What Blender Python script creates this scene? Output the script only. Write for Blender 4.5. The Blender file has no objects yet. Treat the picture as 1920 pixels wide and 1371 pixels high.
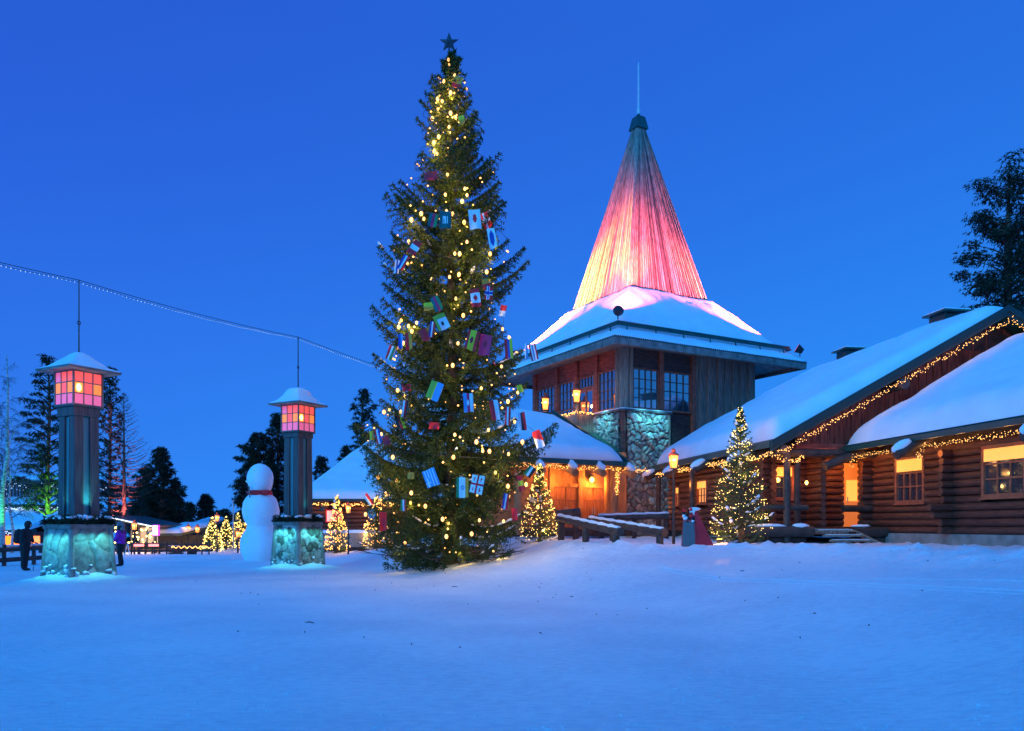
import bpy, math, random
import numpy as np
from mathutils import Vector, Matrix
random.seed(7)
rng = np.random.default_rng(11)
sc = bpy.context.scene
COL = sc.collection
R = math.radians

# ------------------------------------------------------------------ camera, world, sun, exposure
F = 1503.0; CH = 1.6                      # focal length in photo pixels, eye height in metres
cam_d = bpy.data.cameras.new('camera'); cam = bpy.data.objects.new('camera', cam_d); COL.objects.link(cam)
cam.location = (0, 0, CH); cam.rotation_euler = (R(90), 0, 0)
cam_d.sensor_width = 36; cam_d.lens = 36*F/1920; cam_d.shift_y = 299.5/1920
cam_d.clip_start = .1; cam_d.clip_end = 3000
sc.camera = cam

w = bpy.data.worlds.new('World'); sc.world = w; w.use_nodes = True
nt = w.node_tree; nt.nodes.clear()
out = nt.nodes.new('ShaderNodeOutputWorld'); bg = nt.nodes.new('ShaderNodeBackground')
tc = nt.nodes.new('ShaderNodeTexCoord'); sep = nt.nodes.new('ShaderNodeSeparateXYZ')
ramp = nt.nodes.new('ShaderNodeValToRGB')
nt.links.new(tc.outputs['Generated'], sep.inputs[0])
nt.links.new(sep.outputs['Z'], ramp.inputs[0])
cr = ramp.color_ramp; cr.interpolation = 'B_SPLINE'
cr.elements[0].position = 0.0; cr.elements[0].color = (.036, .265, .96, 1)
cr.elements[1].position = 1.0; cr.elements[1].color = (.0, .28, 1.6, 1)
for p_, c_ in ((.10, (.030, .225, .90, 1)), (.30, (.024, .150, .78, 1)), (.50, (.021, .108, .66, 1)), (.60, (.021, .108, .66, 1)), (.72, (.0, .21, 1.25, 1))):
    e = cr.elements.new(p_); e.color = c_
# a little of the physical dusk sky on top of the blue-hour gradient, whose overhead part is brightened to light the snow
sky = nt.nodes.new('ShaderNodeTexSky'); sky.sky_type = 'NISHITA'; sky.sun_disc = False
sky.sun_elevation = R(1); sky.sun_rotation = R(200)
bg2 = nt.nodes.new('ShaderNodeBackground'); bg2.inputs[1].default_value = 0.0006
add = nt.nodes.new('ShaderNodeAddShader')
tint = nt.nodes.new('ShaderNodeMixRGB'); tint.blend_type = 'MULTIPLY'; tint.inputs[0].default_value = 1; tint.inputs[2].default_value = (.05,.35,1,1)
nt.links.new(sky.outputs[0], tint.inputs[1]); nt.links.new(tint.outputs[0], bg2.inputs[0])
# slightly paler and greener towards the right, where the last light lingers
az = nt.nodes.new('ShaderNodeMapRange'); az.inputs[1].default_value = -.6; az.inputs[2].default_value = .7
nt.links.new(sep.outputs['X'], az.inputs[0])
tn = nt.nodes.new('ShaderNodeMixRGB'); tn.inputs[1].default_value = (1,.90,.97,1); tn.inputs[2].default_value = (.9,1.42,1.11,1); nt.links.new(az.outputs[0], tn.inputs[0])
mu = nt.nodes.new('ShaderNodeMixRGB'); mu.blend_type = 'MULTIPLY'; mu.inputs[0].default_value = 1
nt.links.new(ramp.outputs[0], mu.inputs[1]); nt.links.new(tn.outputs[0], mu.inputs[2])
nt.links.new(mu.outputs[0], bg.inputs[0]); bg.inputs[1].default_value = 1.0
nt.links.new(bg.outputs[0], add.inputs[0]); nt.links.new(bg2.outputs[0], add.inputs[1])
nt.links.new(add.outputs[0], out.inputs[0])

sd = bpy.data.lights.new('afterglow_sun', 'SUN'); sun = bpy.data.objects.new('afterglow_sun', sd); COL.objects.link(sun)
sd.energy = 2.1; sd.angle = R(30); sd.color = (.05, .44, .92)
sun.rotation_euler = (R(69), 0, R(-38))   # from behind the camera, high on the left

sc.view_settings.view_transform = 'Standard'; sc.view_settings.look = 'None'
sc.view_settings.exposure = 0; sc.view_settings.gamma = 1
sc.cycles.use_denoising = True
sc.cycles.sample_clamp_indirect = 4
sc.cycles.sample_clamp_direct = 0
sc.cycles.max_bounces = 5; sc.cycles.diffuse_bounces = 2; sc.cycles.glossy_bounces = 3
sc.cycles.transmission_bounces = 4; sc.cycles.transparent_max_bounces = 4
sc.cycles.caustics_reflective = False; sc.cycles.caustics_refractive = False

def P(px, py, D):
    return Vector(((px-960)/F*D, D, CH + (985-py)/F*D))

# ------------------------------------------------------------------ materials
MATS = {}
def mat(name, base=(.5,.5,.5), rough=.7, metal=0, var=.0, vscale=8, stretch=(1,1,1), bump=0, bscale=20, emit=None, es=0, dark=None, spec=.5, sample=True, detail=4, alpha=None):
    m = bpy.data.materials.new(name); m.use_nodes = True; n = m.node_tree; b = n.nodes['Principled BSDF']
    b.inputs['Roughness'].default_value = rough; b.inputs['Metallic'].default_value = metal
    b.inputs['Specular IOR Level'].default_value = spec
    b.inputs['Base Color'].default_value = (*base, 1)
    if emit:
        b.inputs['Emission Color'].default_value = (*emit, 1); b.inputs['Emission Strength'].default_value = es
        if not sample: m.cycles.emission_sampling = 'NONE'
    if var or bump or dark:
        t = n.nodes.new('ShaderNodeTexCoord'); mp = n.nodes.new('ShaderNodeMapping'); mp.inputs['Scale'].default_value = stretch
        n.links.new(t.outputs['Object'], mp.inputs[0])
    if var or dark:
        nz = n.nodes.new('ShaderNodeTexNoise'); nz.inputs['Scale'].default_value = vscale; nz.inputs['Detail'].default_value = detail
        n.links.new(mp.outputs[0], nz.inputs[0])
        rp = n.nodes.new('ShaderNodeValToRGB'); n.links.new(nz.outputs[0], rp.inputs[0])
        lo = dark or tuple(c*(1-var) for c in base); hi = tuple(min(1, c*(1+var*.6)) for c in base)
        rp.color_ramp.elements[0].position = .32; rp.color_ramp.elements[1].position = .66
        rp.color_ramp.elements[0].color = (*lo, 1); rp.color_ramp.elements[1].color = (*hi, 1)
        n.links.new(rp.outputs[0], b.inputs['Base Color'])
    if bump:
        nb = n.nodes.new('ShaderNodeTexNoise'); nb.inputs['Scale'].default_value = bscale; nb.inputs['Detail'].default_value = 6
        n.links.new(mp.outputs[0], nb.inputs[0])
        bp = n.nodes.new('ShaderNodeBump'); bp.inputs['Strength'].default_value = bump; bp.inputs['Distance'].default_value = .05
        n.links.new(nb.outputs[0], bp.inputs['Height']); n.links.new(bp.outputs[0], b.inputs['Normal'])
    MATS[name] = m; return m

mat('snow', (.86,.89,.94), .65, var=.05, vscale=1.3, bump=.35, bscale=5, spec=.3)
mat('branch_snow', (.88,.9,.95), .7, spec=.3)
mat('log', (.12,.038,.024), .55, var=.55, vscale=3, stretch=(1,1,6), bump=.5, bscale=14)
mat('dark_log', (.06,.038,.03), .6, var=.5, vscale=4, bump=.5, bscale=14)
mat('red_board', (.40,.085,.05), .65, var=.5, vscale=2.2, stretch=(1,1,5), bump=.4, bscale=12)
mat('grey_board', (.32,.23,.17), .75, var=.5, vscale=3.5, stretch=(6,6,.5), bump=.5, bscale=10)
mat('brown_board', (.10,.05,.04), .75, var=.55, vscale=3, stretch=(1,1,7), bump=.5, bscale=10)
mat('gable_board', (.26,.065,.035), .65, var=.6, vscale=2.4, stretch=(5,5,.7), bump=.5, bscale=10)
mat('spire_wood_pale', (.46,.38,.32), .7, var=.4, vscale=2.5, stretch=(4,4,.12), bump=.5, bscale=8)
mat('spire_wood_dark', (.13,.12,.115), .8, var=.5, vscale=2.5, stretch=(4,4,.12), bump=.5, bscale=8)
mat('ribbed_teal', (.10,.30,.32), .5)
mat('spire_wood', (.34,.27,.22), .7, var=.5, vscale=2.5, stretch=(4,4,.12), bump=.5, bscale=8)
mat('warm_wood', (.45,.20,.08), .6, var=.4, vscale=3, stretch=(1,1,.4), bump=.4, bscale=12)
mat('door_wood', (.42,.15,.06), .6, var=.45, vscale=3.5, stretch=(8,8,.5), bump=.4, bscale=10)
mat('window_wood', (.36,.10,.05), .5, var=.3, vscale=5)
mat('bar_wood', (.10,.075,.06), .5)
mat('shaft_wood', (.085,.085,.085), .7, var=.35, vscale=3, stretch=(5,5,.4), bump=.3, bscale=9)
mat('fascia', (.22,.20,.18), .7, var=.4, vscale=3, bump=.3)
mat('green_metal', (.012,.075,.062), .4, var=.3, vscale=2)
mat('dark_green', (.012,.04,.035), .5)
mat('black_metal', (.02,.02,.024), .45)
mat('steel', (.45,.48,.5), .4, metal=.6)
mat('pale_metal', (.62,.64,.68), .5)
mat('concrete', (.25,.24,.22), .9, var=.3, vscale=3, bump=.4)
mat('window_glass', (.05,.07,.10), .04, metal=.0, spec=1.0); MATS['window_glass'].node_tree.nodes['Principled BSDF'].inputs['IOR'].default_value = 2.6
mat('room_glass', (.03,.035,.045), .05, spec=1.0); MATS['room_glass'].node_tree.nodes['Principled BSDF'].inputs['IOR'].default_value = 1.9
mat('blind', (.8,.5,.15), .8, emit=(1,.42,.045), es=1.15)
mat('lit_wood', (.5,.2,.07), .6, emit=(1,.20,.02), es=.6, var=.3, stretch=(8,8,.5))  # wood given its own glow in place of lamp light
mat('lit_window', (.6,.4,.2), .6, emit=(1,.30,.04), es=1.1)
mat('bulb', (1,.8,.4), .5, emit=(1,.42,.06), es=2.6, sample=False)
mat('small_bulb', (1,.7,.3), .5, emit=(1,.44,.08), es=4.0, sample=False)
mat('pale_bulb', (.9,.9,1), .5, emit=(.6,.8,1), es=1.2, sample=False)
mat('tree_bulb', (1,.8,.3), .5, emit=(1,.64,.16), es=5.0, sample=False)
mat('lantern_glow', (1,.4,.1), .5, emit=(1,.22,.03), es=2.0, sample=False)
mat('lamp_core', (1,.7,.3), .5, emit=(1,.62,.10), es=8, sample=False)
mat('cable', (.02,.02,.03), .6)
mat('needles', (.042,.070,.010), .55, var=.45, vscale=1.2, spec=.3)
mat('lit_needles', (.055,.105,.03), .55, var=.45, vscale=1.5, spec=.3)
mat('dark_needles', (.022,.040,.022), .7, var=.4, vscale=.8, spec=.2)
mat('bark', (.10,.07,.05), .9, var=.5, vscale=5, bump=.6)
mat('pine_bark', (.16,.10,.065), .9, var=.5, vscale=4, bump=.5)
mat('birch_bark', (.5,.5,.48), .8, var=.7, vscale=6, stretch=(1,1,4))
mat('twig', (.05,.035,.03), .9)
mat('star_metal', (.07,.07,.08), .45, metal=.3, var=.3)
mat('scarf', (.85,.02,.03), .8, var=.3)
mat('red_cloth', (.85,.02,.03), .75, var=.25, vscale=3)
mat('grey_panel', (.11,.11,.12), .6, var=.2, vscale=12, stretch=(3,3,.3))
mat('red_paint', (.75,.02,.03), .5)
mat('orange_paint', (.7,.25,.03), .6)
mat('purple_cloth', (.45,.02,.42), .8, var=.2)
mat('black_cloth', (.012,.013,.016), .85)
mat('grey_fur', (.22,.21,.22), .95, var=.4, vscale=30)
mat('skin', (.5,.3,.22), .55)
mat('carrot', (.8,.25,.04), .6)
mat('white_screen', (1,.8,.9), .5, emit=(1,.72,.9), es=2.4)
mat('magenta_frame', (.5,.02,.5), .5, emit=(.55,.04,.6), es=1.3)
mat('red_light', (1,.05,.05), .5, emit=(1,.05,.06), es=1.5)
mat('heater_glow', (1,.2,.15), .5, emit=(1,.16,.14), es=3.5)
mat('cafe_glow', (1,.7,.35), .5, emit=(1,.52,.18), es=.7)
FLAGC = {'r':(.85,.02,.03),'w':(.75,.76,.78),'b':(.03,.07,.35),'g':(.02,.22,.08),'y':(.9,.6,.03),'k':(.02,.02,.02),'c':(.10,.35,.65),'o':(.95,.3,.03),'t':(.01,.12,.12),'l':(.35,.42,.05),'p':(.8,.03,.12),'m':(.5,.02,.05)}
for k, c in FLAGC.items(): mat('flag_'+k, c, .75)

def attr_stone(name, tint=(1,1,1), mortar=(.05,.045,.04), rough=.8, vein=False):
    m = bpy.data.materials.new(name); m.use_nodes = True; n = m.node_tree; b = n.nodes['Principled BSDF']
    a = n.nodes.new('ShaderNodeAttribute'); a.attribute_name = 'stone'
    t = n.nodes.new('ShaderNodeTexCoord'); nz = n.nodes.new('ShaderNodeTexNoise'); nz.inputs['Scale'].default_value = 7; nz.inputs['Detail'].default_value = 7
    n.links.new(t.outputs['Object'], nz.inputs[0])
    mx = n.nodes.new('ShaderNodeMixRGB'); mx.blend_type = 'MULTIPLY'; mx.inputs[0].default_value = 1
    rp = n.nodes.new('ShaderNodeValToRGB'); rp.color_ramp.elements[0].position = .3; rp.color_ramp.elements[1].position = .7
    rp.color_ramp.elements[0].color = (.45*tint[0],.45*tint[1],.45*tint[2],1); rp.color_ramp.elements[1].color = (*tint,1)
    n.links.new(nz.outputs[0], rp.inputs[0]); n.links.new(a.outputs['Color'], mx.inputs[1]); n.links.new(rp.outputs[0], mx.inputs[2])
    n.links.new(mx.outputs[0], b.inputs['Base Color']); b.inputs['Roughness'].default_value = rough
    bp = n.nodes.new('ShaderNodeBump'); bp.inputs['Strength'].default_value = .5; bp.inputs['Distance'].default_value = .03
    n.links.new(nz.outputs[0], bp.inputs['Height']); n.links.new(bp.outputs[0], b.inputs['Normal'])
    MATS[name] = m
attr_stone('field_stone'); attr_stone('marble', rough=.35)

# pane of the pillar lanterns: frosted glass with a lamp shining through it
mat('frosted_pane', (.4,.15,.15), .5, emit=(1,.08,.045), es=1.0, sample=False)
mat('frosted_orange', (.6,.3,.1), .5, emit=(1,.20,.01), es=1.1, sample=False)
mat('frosted_pink', (.5,.25,.4), .5, emit=(.9,.10,.18), es=.75, sample=False)

# ------------------------------------------------------------------ builders
def woff(o):
    v = Vector((0,0,0))
    while o is not None: v += o.location; o = o.parent
    return v
class MB:
    def __init__(s, M=None): s.V = []; s.Fc = []; s.mi = []; s.M = M
    def add(s, vs, fs, mi=0):
        n = len(s.V)
        s.V += [(s.M @ Vector(v)) if s.M is not None else Vector(v) for v in vs]
        s.Fc += [tuple(n+i for i in f) for f in fs]; s.mi += [mi]*len(fs)
    def box(s, x0, x1, y0, y1, z0, z1, mi=0):
        s.add([(x0,y0,z0),(x1,y0,z0),(x1,y1,z0),(x0,y1,z0),(x0,y0,z1),(x1,y0,z1),(x1,y1,z1),(x0,y1,z1)],
              [(0,3,2,1),(4,5,6,7),(0,1,5,4),(1,2,6,5),(2,3,7,6),(3,0,4,7)], mi)
    def cyl(s, p0, p1, r0, r1=None, n=10, mi=0, caps=True):
        p0 = Vector(p0); p1 = Vector(p1); r1 = r0 if r1 is None else r1
        d = (p1-p0).normalized(); a = d.orthogonal().normalized() if abs(d.z) < .9 else Vector((1,0,0)); a = (a - d*a.dot(d)).normalized(); b = d.cross(a)
        vs = []
        for p, r in ((p0,r0),(p1,r1)):
            for k in range(n):
                t = 2*math.pi*k/n; vs.append(p + (a*math.cos(t) + b*math.sin(t))*r)
        fs = [(k,(k+1)%n,n+(k+1)%n,n+k) for k in range(n)]
        if caps: fs += [tuple(range(n-1,-1,-1)), tuple(range(n,2*n))]
        s.add(vs, fs, mi)
    def tube(s, pts, rad, n=6, mi=0):
        pts = [Vector(p) for p in pts]; m = len(pts)
        if not hasattr(rad, '__len__'): rad = [rad]*m
        vs = []
        for i, p in enumerate(pts):
            d = (pts[min(i+1,m-1)] - pts[max(i-1,0)]).normalized()
            a = Vector((0,0,1)).cross(d)
            if a.length < .15: a = Vector((1,0,0)).cross(d)
            a.normalize(); b = d.cross(a)
            for k in range(n):
                t = 2*math.pi*k/n; vs.append(p + (a*math.cos(t)+b*math.sin(t))*rad[i])
        fs = []
        for i in range(m-1):
            for k in range(n): fs.append((i*n+k, i*n+(k+1)%n, (i+1)*n+(k+1)%n, (i+1)*n+k))
        fs += [tuple(range(n-1,-1,-1)), tuple(range((m-1)*n, m*n))]
        s.add(vs, fs, mi)
    def lathe(s, prof, c=(0,0), n=24, mi=0, noise=0):
        vs = []
        for r, z in prof:
            for k in range(n):
                t = 2*math.pi*k/n; rr = r*(1+noise*(math.sin(3*t+z*5)+.6*math.sin(5*t-z*9)))
                vs.append((c[0]+rr*math.cos(t), c[1]+rr*math.sin(t), z))
        m = len(prof)
        fs = [(i*n+k, i*n+(k+1)%n, (i+1)*n+(k+1)%n, (i+1)*n+k) for i in range(m-1) for k in range(n)]
        fs += [tuple(range(n-1,-1,-1)), tuple(range((m-1)*n, m*n))]
        s.add(vs, fs, mi)
    def prism(s, poly, ext, mi=0):         # polygon of 3-D points extruded by a vector
        n = len(poly); e = Vector(ext)
        vs = [Vector(p) for p in poly] + [Vector(p)+e for p in poly]
        s.add(vs, [tuple(range(n-1,-1,-1)), tuple(range(n,2*n))] + [(k,(k+1)%n,n+(k+1)%n,n+k) for k in range(n)], mi)
    def grid(s, G, mi=0, close=False):      # G[i][j] of points
        n = len(G); m = len(G[0]); vs = [p for row in G for p in row]
        fs = [(i*m+j, i*m+j+1, (i+1)*m+j+1, (i+1)*m+j) for i in range(n-1) for j in range(m-1)]
        s.add(vs, fs, mi)
    def blob(s, c, rx, ry, rz, n=8, m=5, jit=.12, mi=0, rot=None):
        c = Vector(c); vs = []; 
        for i in range(m+1):
            ph = math.pi*i/m
            for k in range(n):
                t = 2*math.pi*k/n; q = 1+random.uniform(-jit,jit)
                v = Vector((rx*math.sin(ph)*math.cos(t)*q, ry*math.sin(ph)*math.sin(t)*q, rz*math.cos(ph)*q))
                if rot is not None: v = rot @ v
                vs.append(c+v)
        s.add(vs, [(i*n+k,(i+1)*n+k,(i+1)*n+(k+1)%n,i*n+(k+1)%n) for i in range(m) for k in range(n)], mi)
    def build(s, name, mats, parent=None, smooth=False, bevel=0):
        me = bpy.data.meshes.new(name)
        o = bpy.data.objects.new(name, me); COL.objects.link(o)
        off = Vector((0,0,0))
        if parent is not None: off = woff(parent); o.parent = parent
        me.from_pydata([v-off for v in s.V], [], s.Fc); me.update()
        if not isinstance(mats, (list,tuple)): mats = [mats]
        for m in mats: me.materials.append(MATS[m])
        if len(mats) > 1: me.polygons.foreach_set('material_index', s.mi)
        if smooth: me.polygons.foreach_set('use_smooth', [True]*len(me.polygons))
        if bevel:
            b = o.modifiers.new('bevel', 'BEVEL'); b.width = bevel; b.segments = 2; b.limit_method = 'ANGLE'
        return o
def np_mesh(name, V, T, mats, parent=None, smooth=False, k=3, mi=None):
    me = bpy.data.meshes.new(name); V = np.asarray(V, np.float32); T = np.asarray(T, np.int32)
    off = woff(parent) if parent is not None else Vector((0,0,0))
    V = V - np.array(off, np.float32)
    me.vertices.add(len(V)); me.vertices.foreach_set('co', V.ravel())
    me.loops.add(T.size); me.loops.foreach_set('vertex_index', T.ravel())
    me.polygons.add(len(T)); me.polygons.foreach_set('loop_start', np.arange(0, T.size, k, dtype=np.int32))
    me.polygons.foreach_set('loop_total', np.full(len(T), k, np.int32))
    if smooth: me.polygons.foreach_set('use_smooth', np.ones(len(T), bool))
    if not isinstance(mats, (list,tuple)): mats = [mats]
    for m in mats: me.materials.append(MATS[m])
    if mi is not None: me.polygons.foreach_set('material_index', np.asarray(mi, np.int32))
    me.update(calc_edges=True); me.validate()
    o = bpy.data.objects.new(name, me); COL.objects.link(o)
    if parent is not None: o.parent = parent
    return o
def tag(o, label=None, cat=None, group=None, kind=None):
    if label: o['label'] = label
    if cat: o['category'] = cat
    if group: o['group'] = group
    if kind: o['kind'] = kind
    return o
def thing(name, loc, label, cat, group=None):
    o = bpy.data.objects.new(name, None); o.empty_display_size = .2; COL.objects.link(o); o.location = loc
    return tag(o, label, cat, group)
def copy_tree(o, parent=None):
    c = o.copy(); COL.objects.link(c)
    if parent is not None: c.parent = parent
    for ch in [x for x in o.children if x.type != 'LIGHT']: copy_tree(ch, c)
    return c
def light(name, kind, loc, energy, color, size=.1, target=None, spot=None, blend=.5, parent=None):
    d = bpy.data.lights.new(name, kind); d.energy = energy; d.color = color
    if kind in ('POINT','SPOT'): d.shadow_soft_size = size
    if kind == 'SPOT': d.spot_size = R(spot or 60); d.spot_blend = blend
    if kind == 'AREA': d.size = size
    o = bpy.data.objects.new(name, d); COL.objects.link(o); o.location = loc
    if target is not None: o.rotation_euler = (Vector(target)-Vector(loc)).to_track_quat('-Z','Y').to_euler()
    return o
def frame(ox, oy, ux, uy):                   # local (u, v, z): u along (ux,uy), v at a right angle to its left
    l = math.hypot(ux, uy); ux /= l; uy /= l
    return Matrix(((ux,-uy,0,ox),(uy,ux,0,oy),(0,0,1,0),(0,0,0,1)))
def fbm(x, y, s=1.0, seed=0, oct=4):
    v = 0; a = 1
    for i in range(oct):
        k = s*2**i; ph = seed*1.7+i*2.3
        v = v + a*(np.sin(x*k*1.13+ph+1.7*np.sin(y*k*.71+ph*2))*np.cos(y*k*.93-ph+1.3*np.sin(x*k*.57+ph)))
        a *= .5
    return v

# ------------------------------------------------------------------ ground
HIGH = [(1.5,29.5),(2.6,25.0),(5,23.9),(7.6,23.8),(9.6,21.8),(11.2,17),(12.2,8),(40,6),(60,90),(-5,90),(-3.5,36)]
def ground(x, y, lumps=True):
    x = np.asarray(x, float); y = np.asarray(y, float)
    d = np.full(np.broadcast(x, y).shape, 1e9); inside = np.zeros(d.shape, bool); n = len(HIGH)
    for i in range(n):
        ax, ay = HIGH[i]; bx, by = HIGH[(i+1)%n]
        t = np.clip(((x-ax)*(bx-ax)+(y-ay)*(by-ay))/((bx-ax)**2+(by-ay)**2), 0, 1)
        d = np.minimum(d, np.hypot(x-ax-t*(bx-ax), y-ay-t*(by-ay)))
        c = ((ay > y) != (by > y)) & (x < (bx-ax)*(y-ay)/(by-ay+1e-9)+ax); inside ^= c
    d = np.where(inside, 0, d)
    wd = 6.5+7*np.clip((x-1)/5,0,1)
    s = 1-np.clip(d/wd, 0, 1); s = s*s*(3-2*s); z = .76*s+.22*np.exp(-(d/1.1)**2)
    bank = np.exp(-((d-.2)/.8)**2)*(1-.55*inside)
    if lumps:
        z = z + bank*(.15*np.abs(fbm(x, y, 2.3, 3, 6)) + .04*fbm(x, y, .7, 5, 3) )*np.clip((y-6)/8, 0, 1)
        z = z + .03*fbm(x, y, .16, 9, 3)*np.clip((y-3)/10,0,1)
        z = z + .35*np.clip((y-38)/5,0,1)*np.exp(-((y-43-.15*x)/1.7)**2)*(x<-8)*(.5+.5*fbm(x,y,.5,2,4))
    if lumps: z = z + np.exp(-((d-1.5)/1.8)**2)*.028*fbm(x, y, 5.5, 6, 4)*np.clip((y-8)/8,0,1)
    for cx, cy, rr, hh in MOUNDS:
        q = np.hypot(x-cx, y-cy); z = z + hh*np.exp(-(q/rr)**2)*(1+.12*fbm(x,y,3,4,3))
    return z
P1 = P(148,985,22.0); P2 = P(559,985,29.5)
MOUNDS = [(P1.x,P1.y,1.3,.40),(P2.x,P2.y,1.15,.34),(-2.0,26,2.2,.12),(P(490,985,36).x,36,1.3,.08)]
def gz(x, y): return float(ground(x, y))
xs = np.concatenate([-np.geomspace(900,24,26), np.arange(-23.8,22,.16), np.geomspace(22.2,900,26)])
ys = np.concatenate([[-300,-60,-20,-6], np.arange(-2,5,.5), np.arange(5,34,.11), np.arange(34,58,.3), np.geomspace(58.3,1500,30)])
GX, GY = np.meshgrid(xs, ys); GZ = ground(GX, GY)
nx, ny = len(xs), len(ys)
idx = np.arange(nx*ny).reshape(ny, nx)
quads = np.stack([idx[:-1,:-1], idx[:-1,1:], idx[1:,1:], idx[1:,:-1]], -1).reshape(-1,4)
# wind-crusted trampled snow
m = bpy.data.materials.new('ground_snow'); m.use_nodes = True; n = m.node_tree; b = n.nodes['Principled BSDF']
b.inputs['Roughness'].default_value = .6; b.inputs['Specular IOR Level'].default_value = .35
t = n.nodes.new('ShaderNodeTexCoord'); mp = n.nodes.new('ShaderNodeMapping'); mp.inputs['Scale'].default_value = (1,2.2,1); mp.inputs['Rotation'].default_value = (0,0,R(8))
n1 = n.nodes.new('ShaderNodeTexNoise'); n1.inputs['Scale'].default_value = 5.5; n1.inputs['Detail'].default_value = 9; n1.inputs['Roughness'].default_value = .68
n2 = n.nodes.new('ShaderNodeTexNoise'); n2.inputs['Scale'].default_value = .35; n2.inputs['Detail'].default_value = 3
n.links.new(t.outputs['Object'], mp.inputs[0]); n.links.new(mp.outputs[0], n1.inputs[0]); n.links.new(t.outputs['Object'], n2.inputs[0])
rp = n.nodes.new('ShaderNodeValToRGB'); rp.color_ramp.elements[0].color = (.70,.74,.81,1); rp.color_ramp.elements[1].color = (.90,.92,.95,1)  # darker hollows put the ripple shading into the colour
rp.color_ramp.elements[0].position = .40; rp.color_ramp.elements[1].position = .58
ad = n.nodes.new('ShaderNodeMath'); ad.operation = 'MULTIPLY_ADD'; ad.inputs[1].default_value = .55; 
n.links.new(n1.outputs[0], ad.inputs[0]); 
m2 = n.nodes.new('ShaderNodeMath'); m2.operation = 'MULTIPLY'; m2.inputs[1].default_value = .45; n.links.new(n2.outputs[0], m2.inputs[0]); n.links.new(m2.outputs[0], ad.inputs[2])
n.links.new(ad.outputs[0], rp.inputs[0]); n.links.new(rp.outputs[0], b.inputs['Base Color'])
bp = n.nodes.new('ShaderNodeBump'); bp.inputs['Strength'].default_value = .9; bp.inputs['Distance'].default_value = .08
n.links.new(n1.outputs[0], bp.inputs['Height']); n.links.new(bp.outputs[0], b.inputs['Normal'])
MATS['ground_snow'] = m
g = np_mesh('ground', np.stack([GX, GY, GZ], -1).reshape(-1,3), quads, 'ground_snow', smooth=True, k=4)
tag(g, kind='structure')

# crusts and crumbs of snow lying on the plaza
random.seed(77); b = MB()
for i in range(900):
    D = random.uniform(5.6,22)**1.0; px = random.uniform(-40,1960); x = (px-960)/F*D; k_ = random.choice([.3,.35,.4,.5,.7])
    b.blob((x,D,gz(x,D)+.002), .022*k_*random.uniform(.8,2.2), .016*k_, .010*k_, 5, 3, .35)
for i in range(160):
    D = random.uniform(6,14); c0 = random.uniform(-40,1960); c1 = (c0-960)/F*D
    for j in range(4):
        x = c1+random.gauss(0,.12); y = D+random.gauss(0,.05); b.blob((x,y,gz(x,y)+.002), .012*random.uniform(.5,1.6), .010, .006, 5, 3, .35)
for (a0,a1,n_) in (((1235,1078,20.5),(1960,1192,11.9),1500),((1240,1082,20.0),(1960,1202,11.5),900),((1640,1098,15.5),(1960,1140,13.2),500)):
    p0, p1 = P(*a0), P(*a1)                   # thin ridges left by a sledge
    for i in range(n_):
        t = random.random(); x = p0.x+(p1.x-p0.x)*t+random.gauss(0,.018); y = p0.y+(p1.y-p0.y)*t+random.gauss(0,.018); k_ = random.uniform(.5,1.3)
        b.blob((x,y,gz(x,y)+.001), .016*k_, .013*k_, .008*k_, 5, 3, .35)
tag(b.build('snow_crumbs','branch_snow',smooth=True), label='small crumbs and crusts of snow scattered over the plaza', cat='snow crumbs', kind='stuff')
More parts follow.
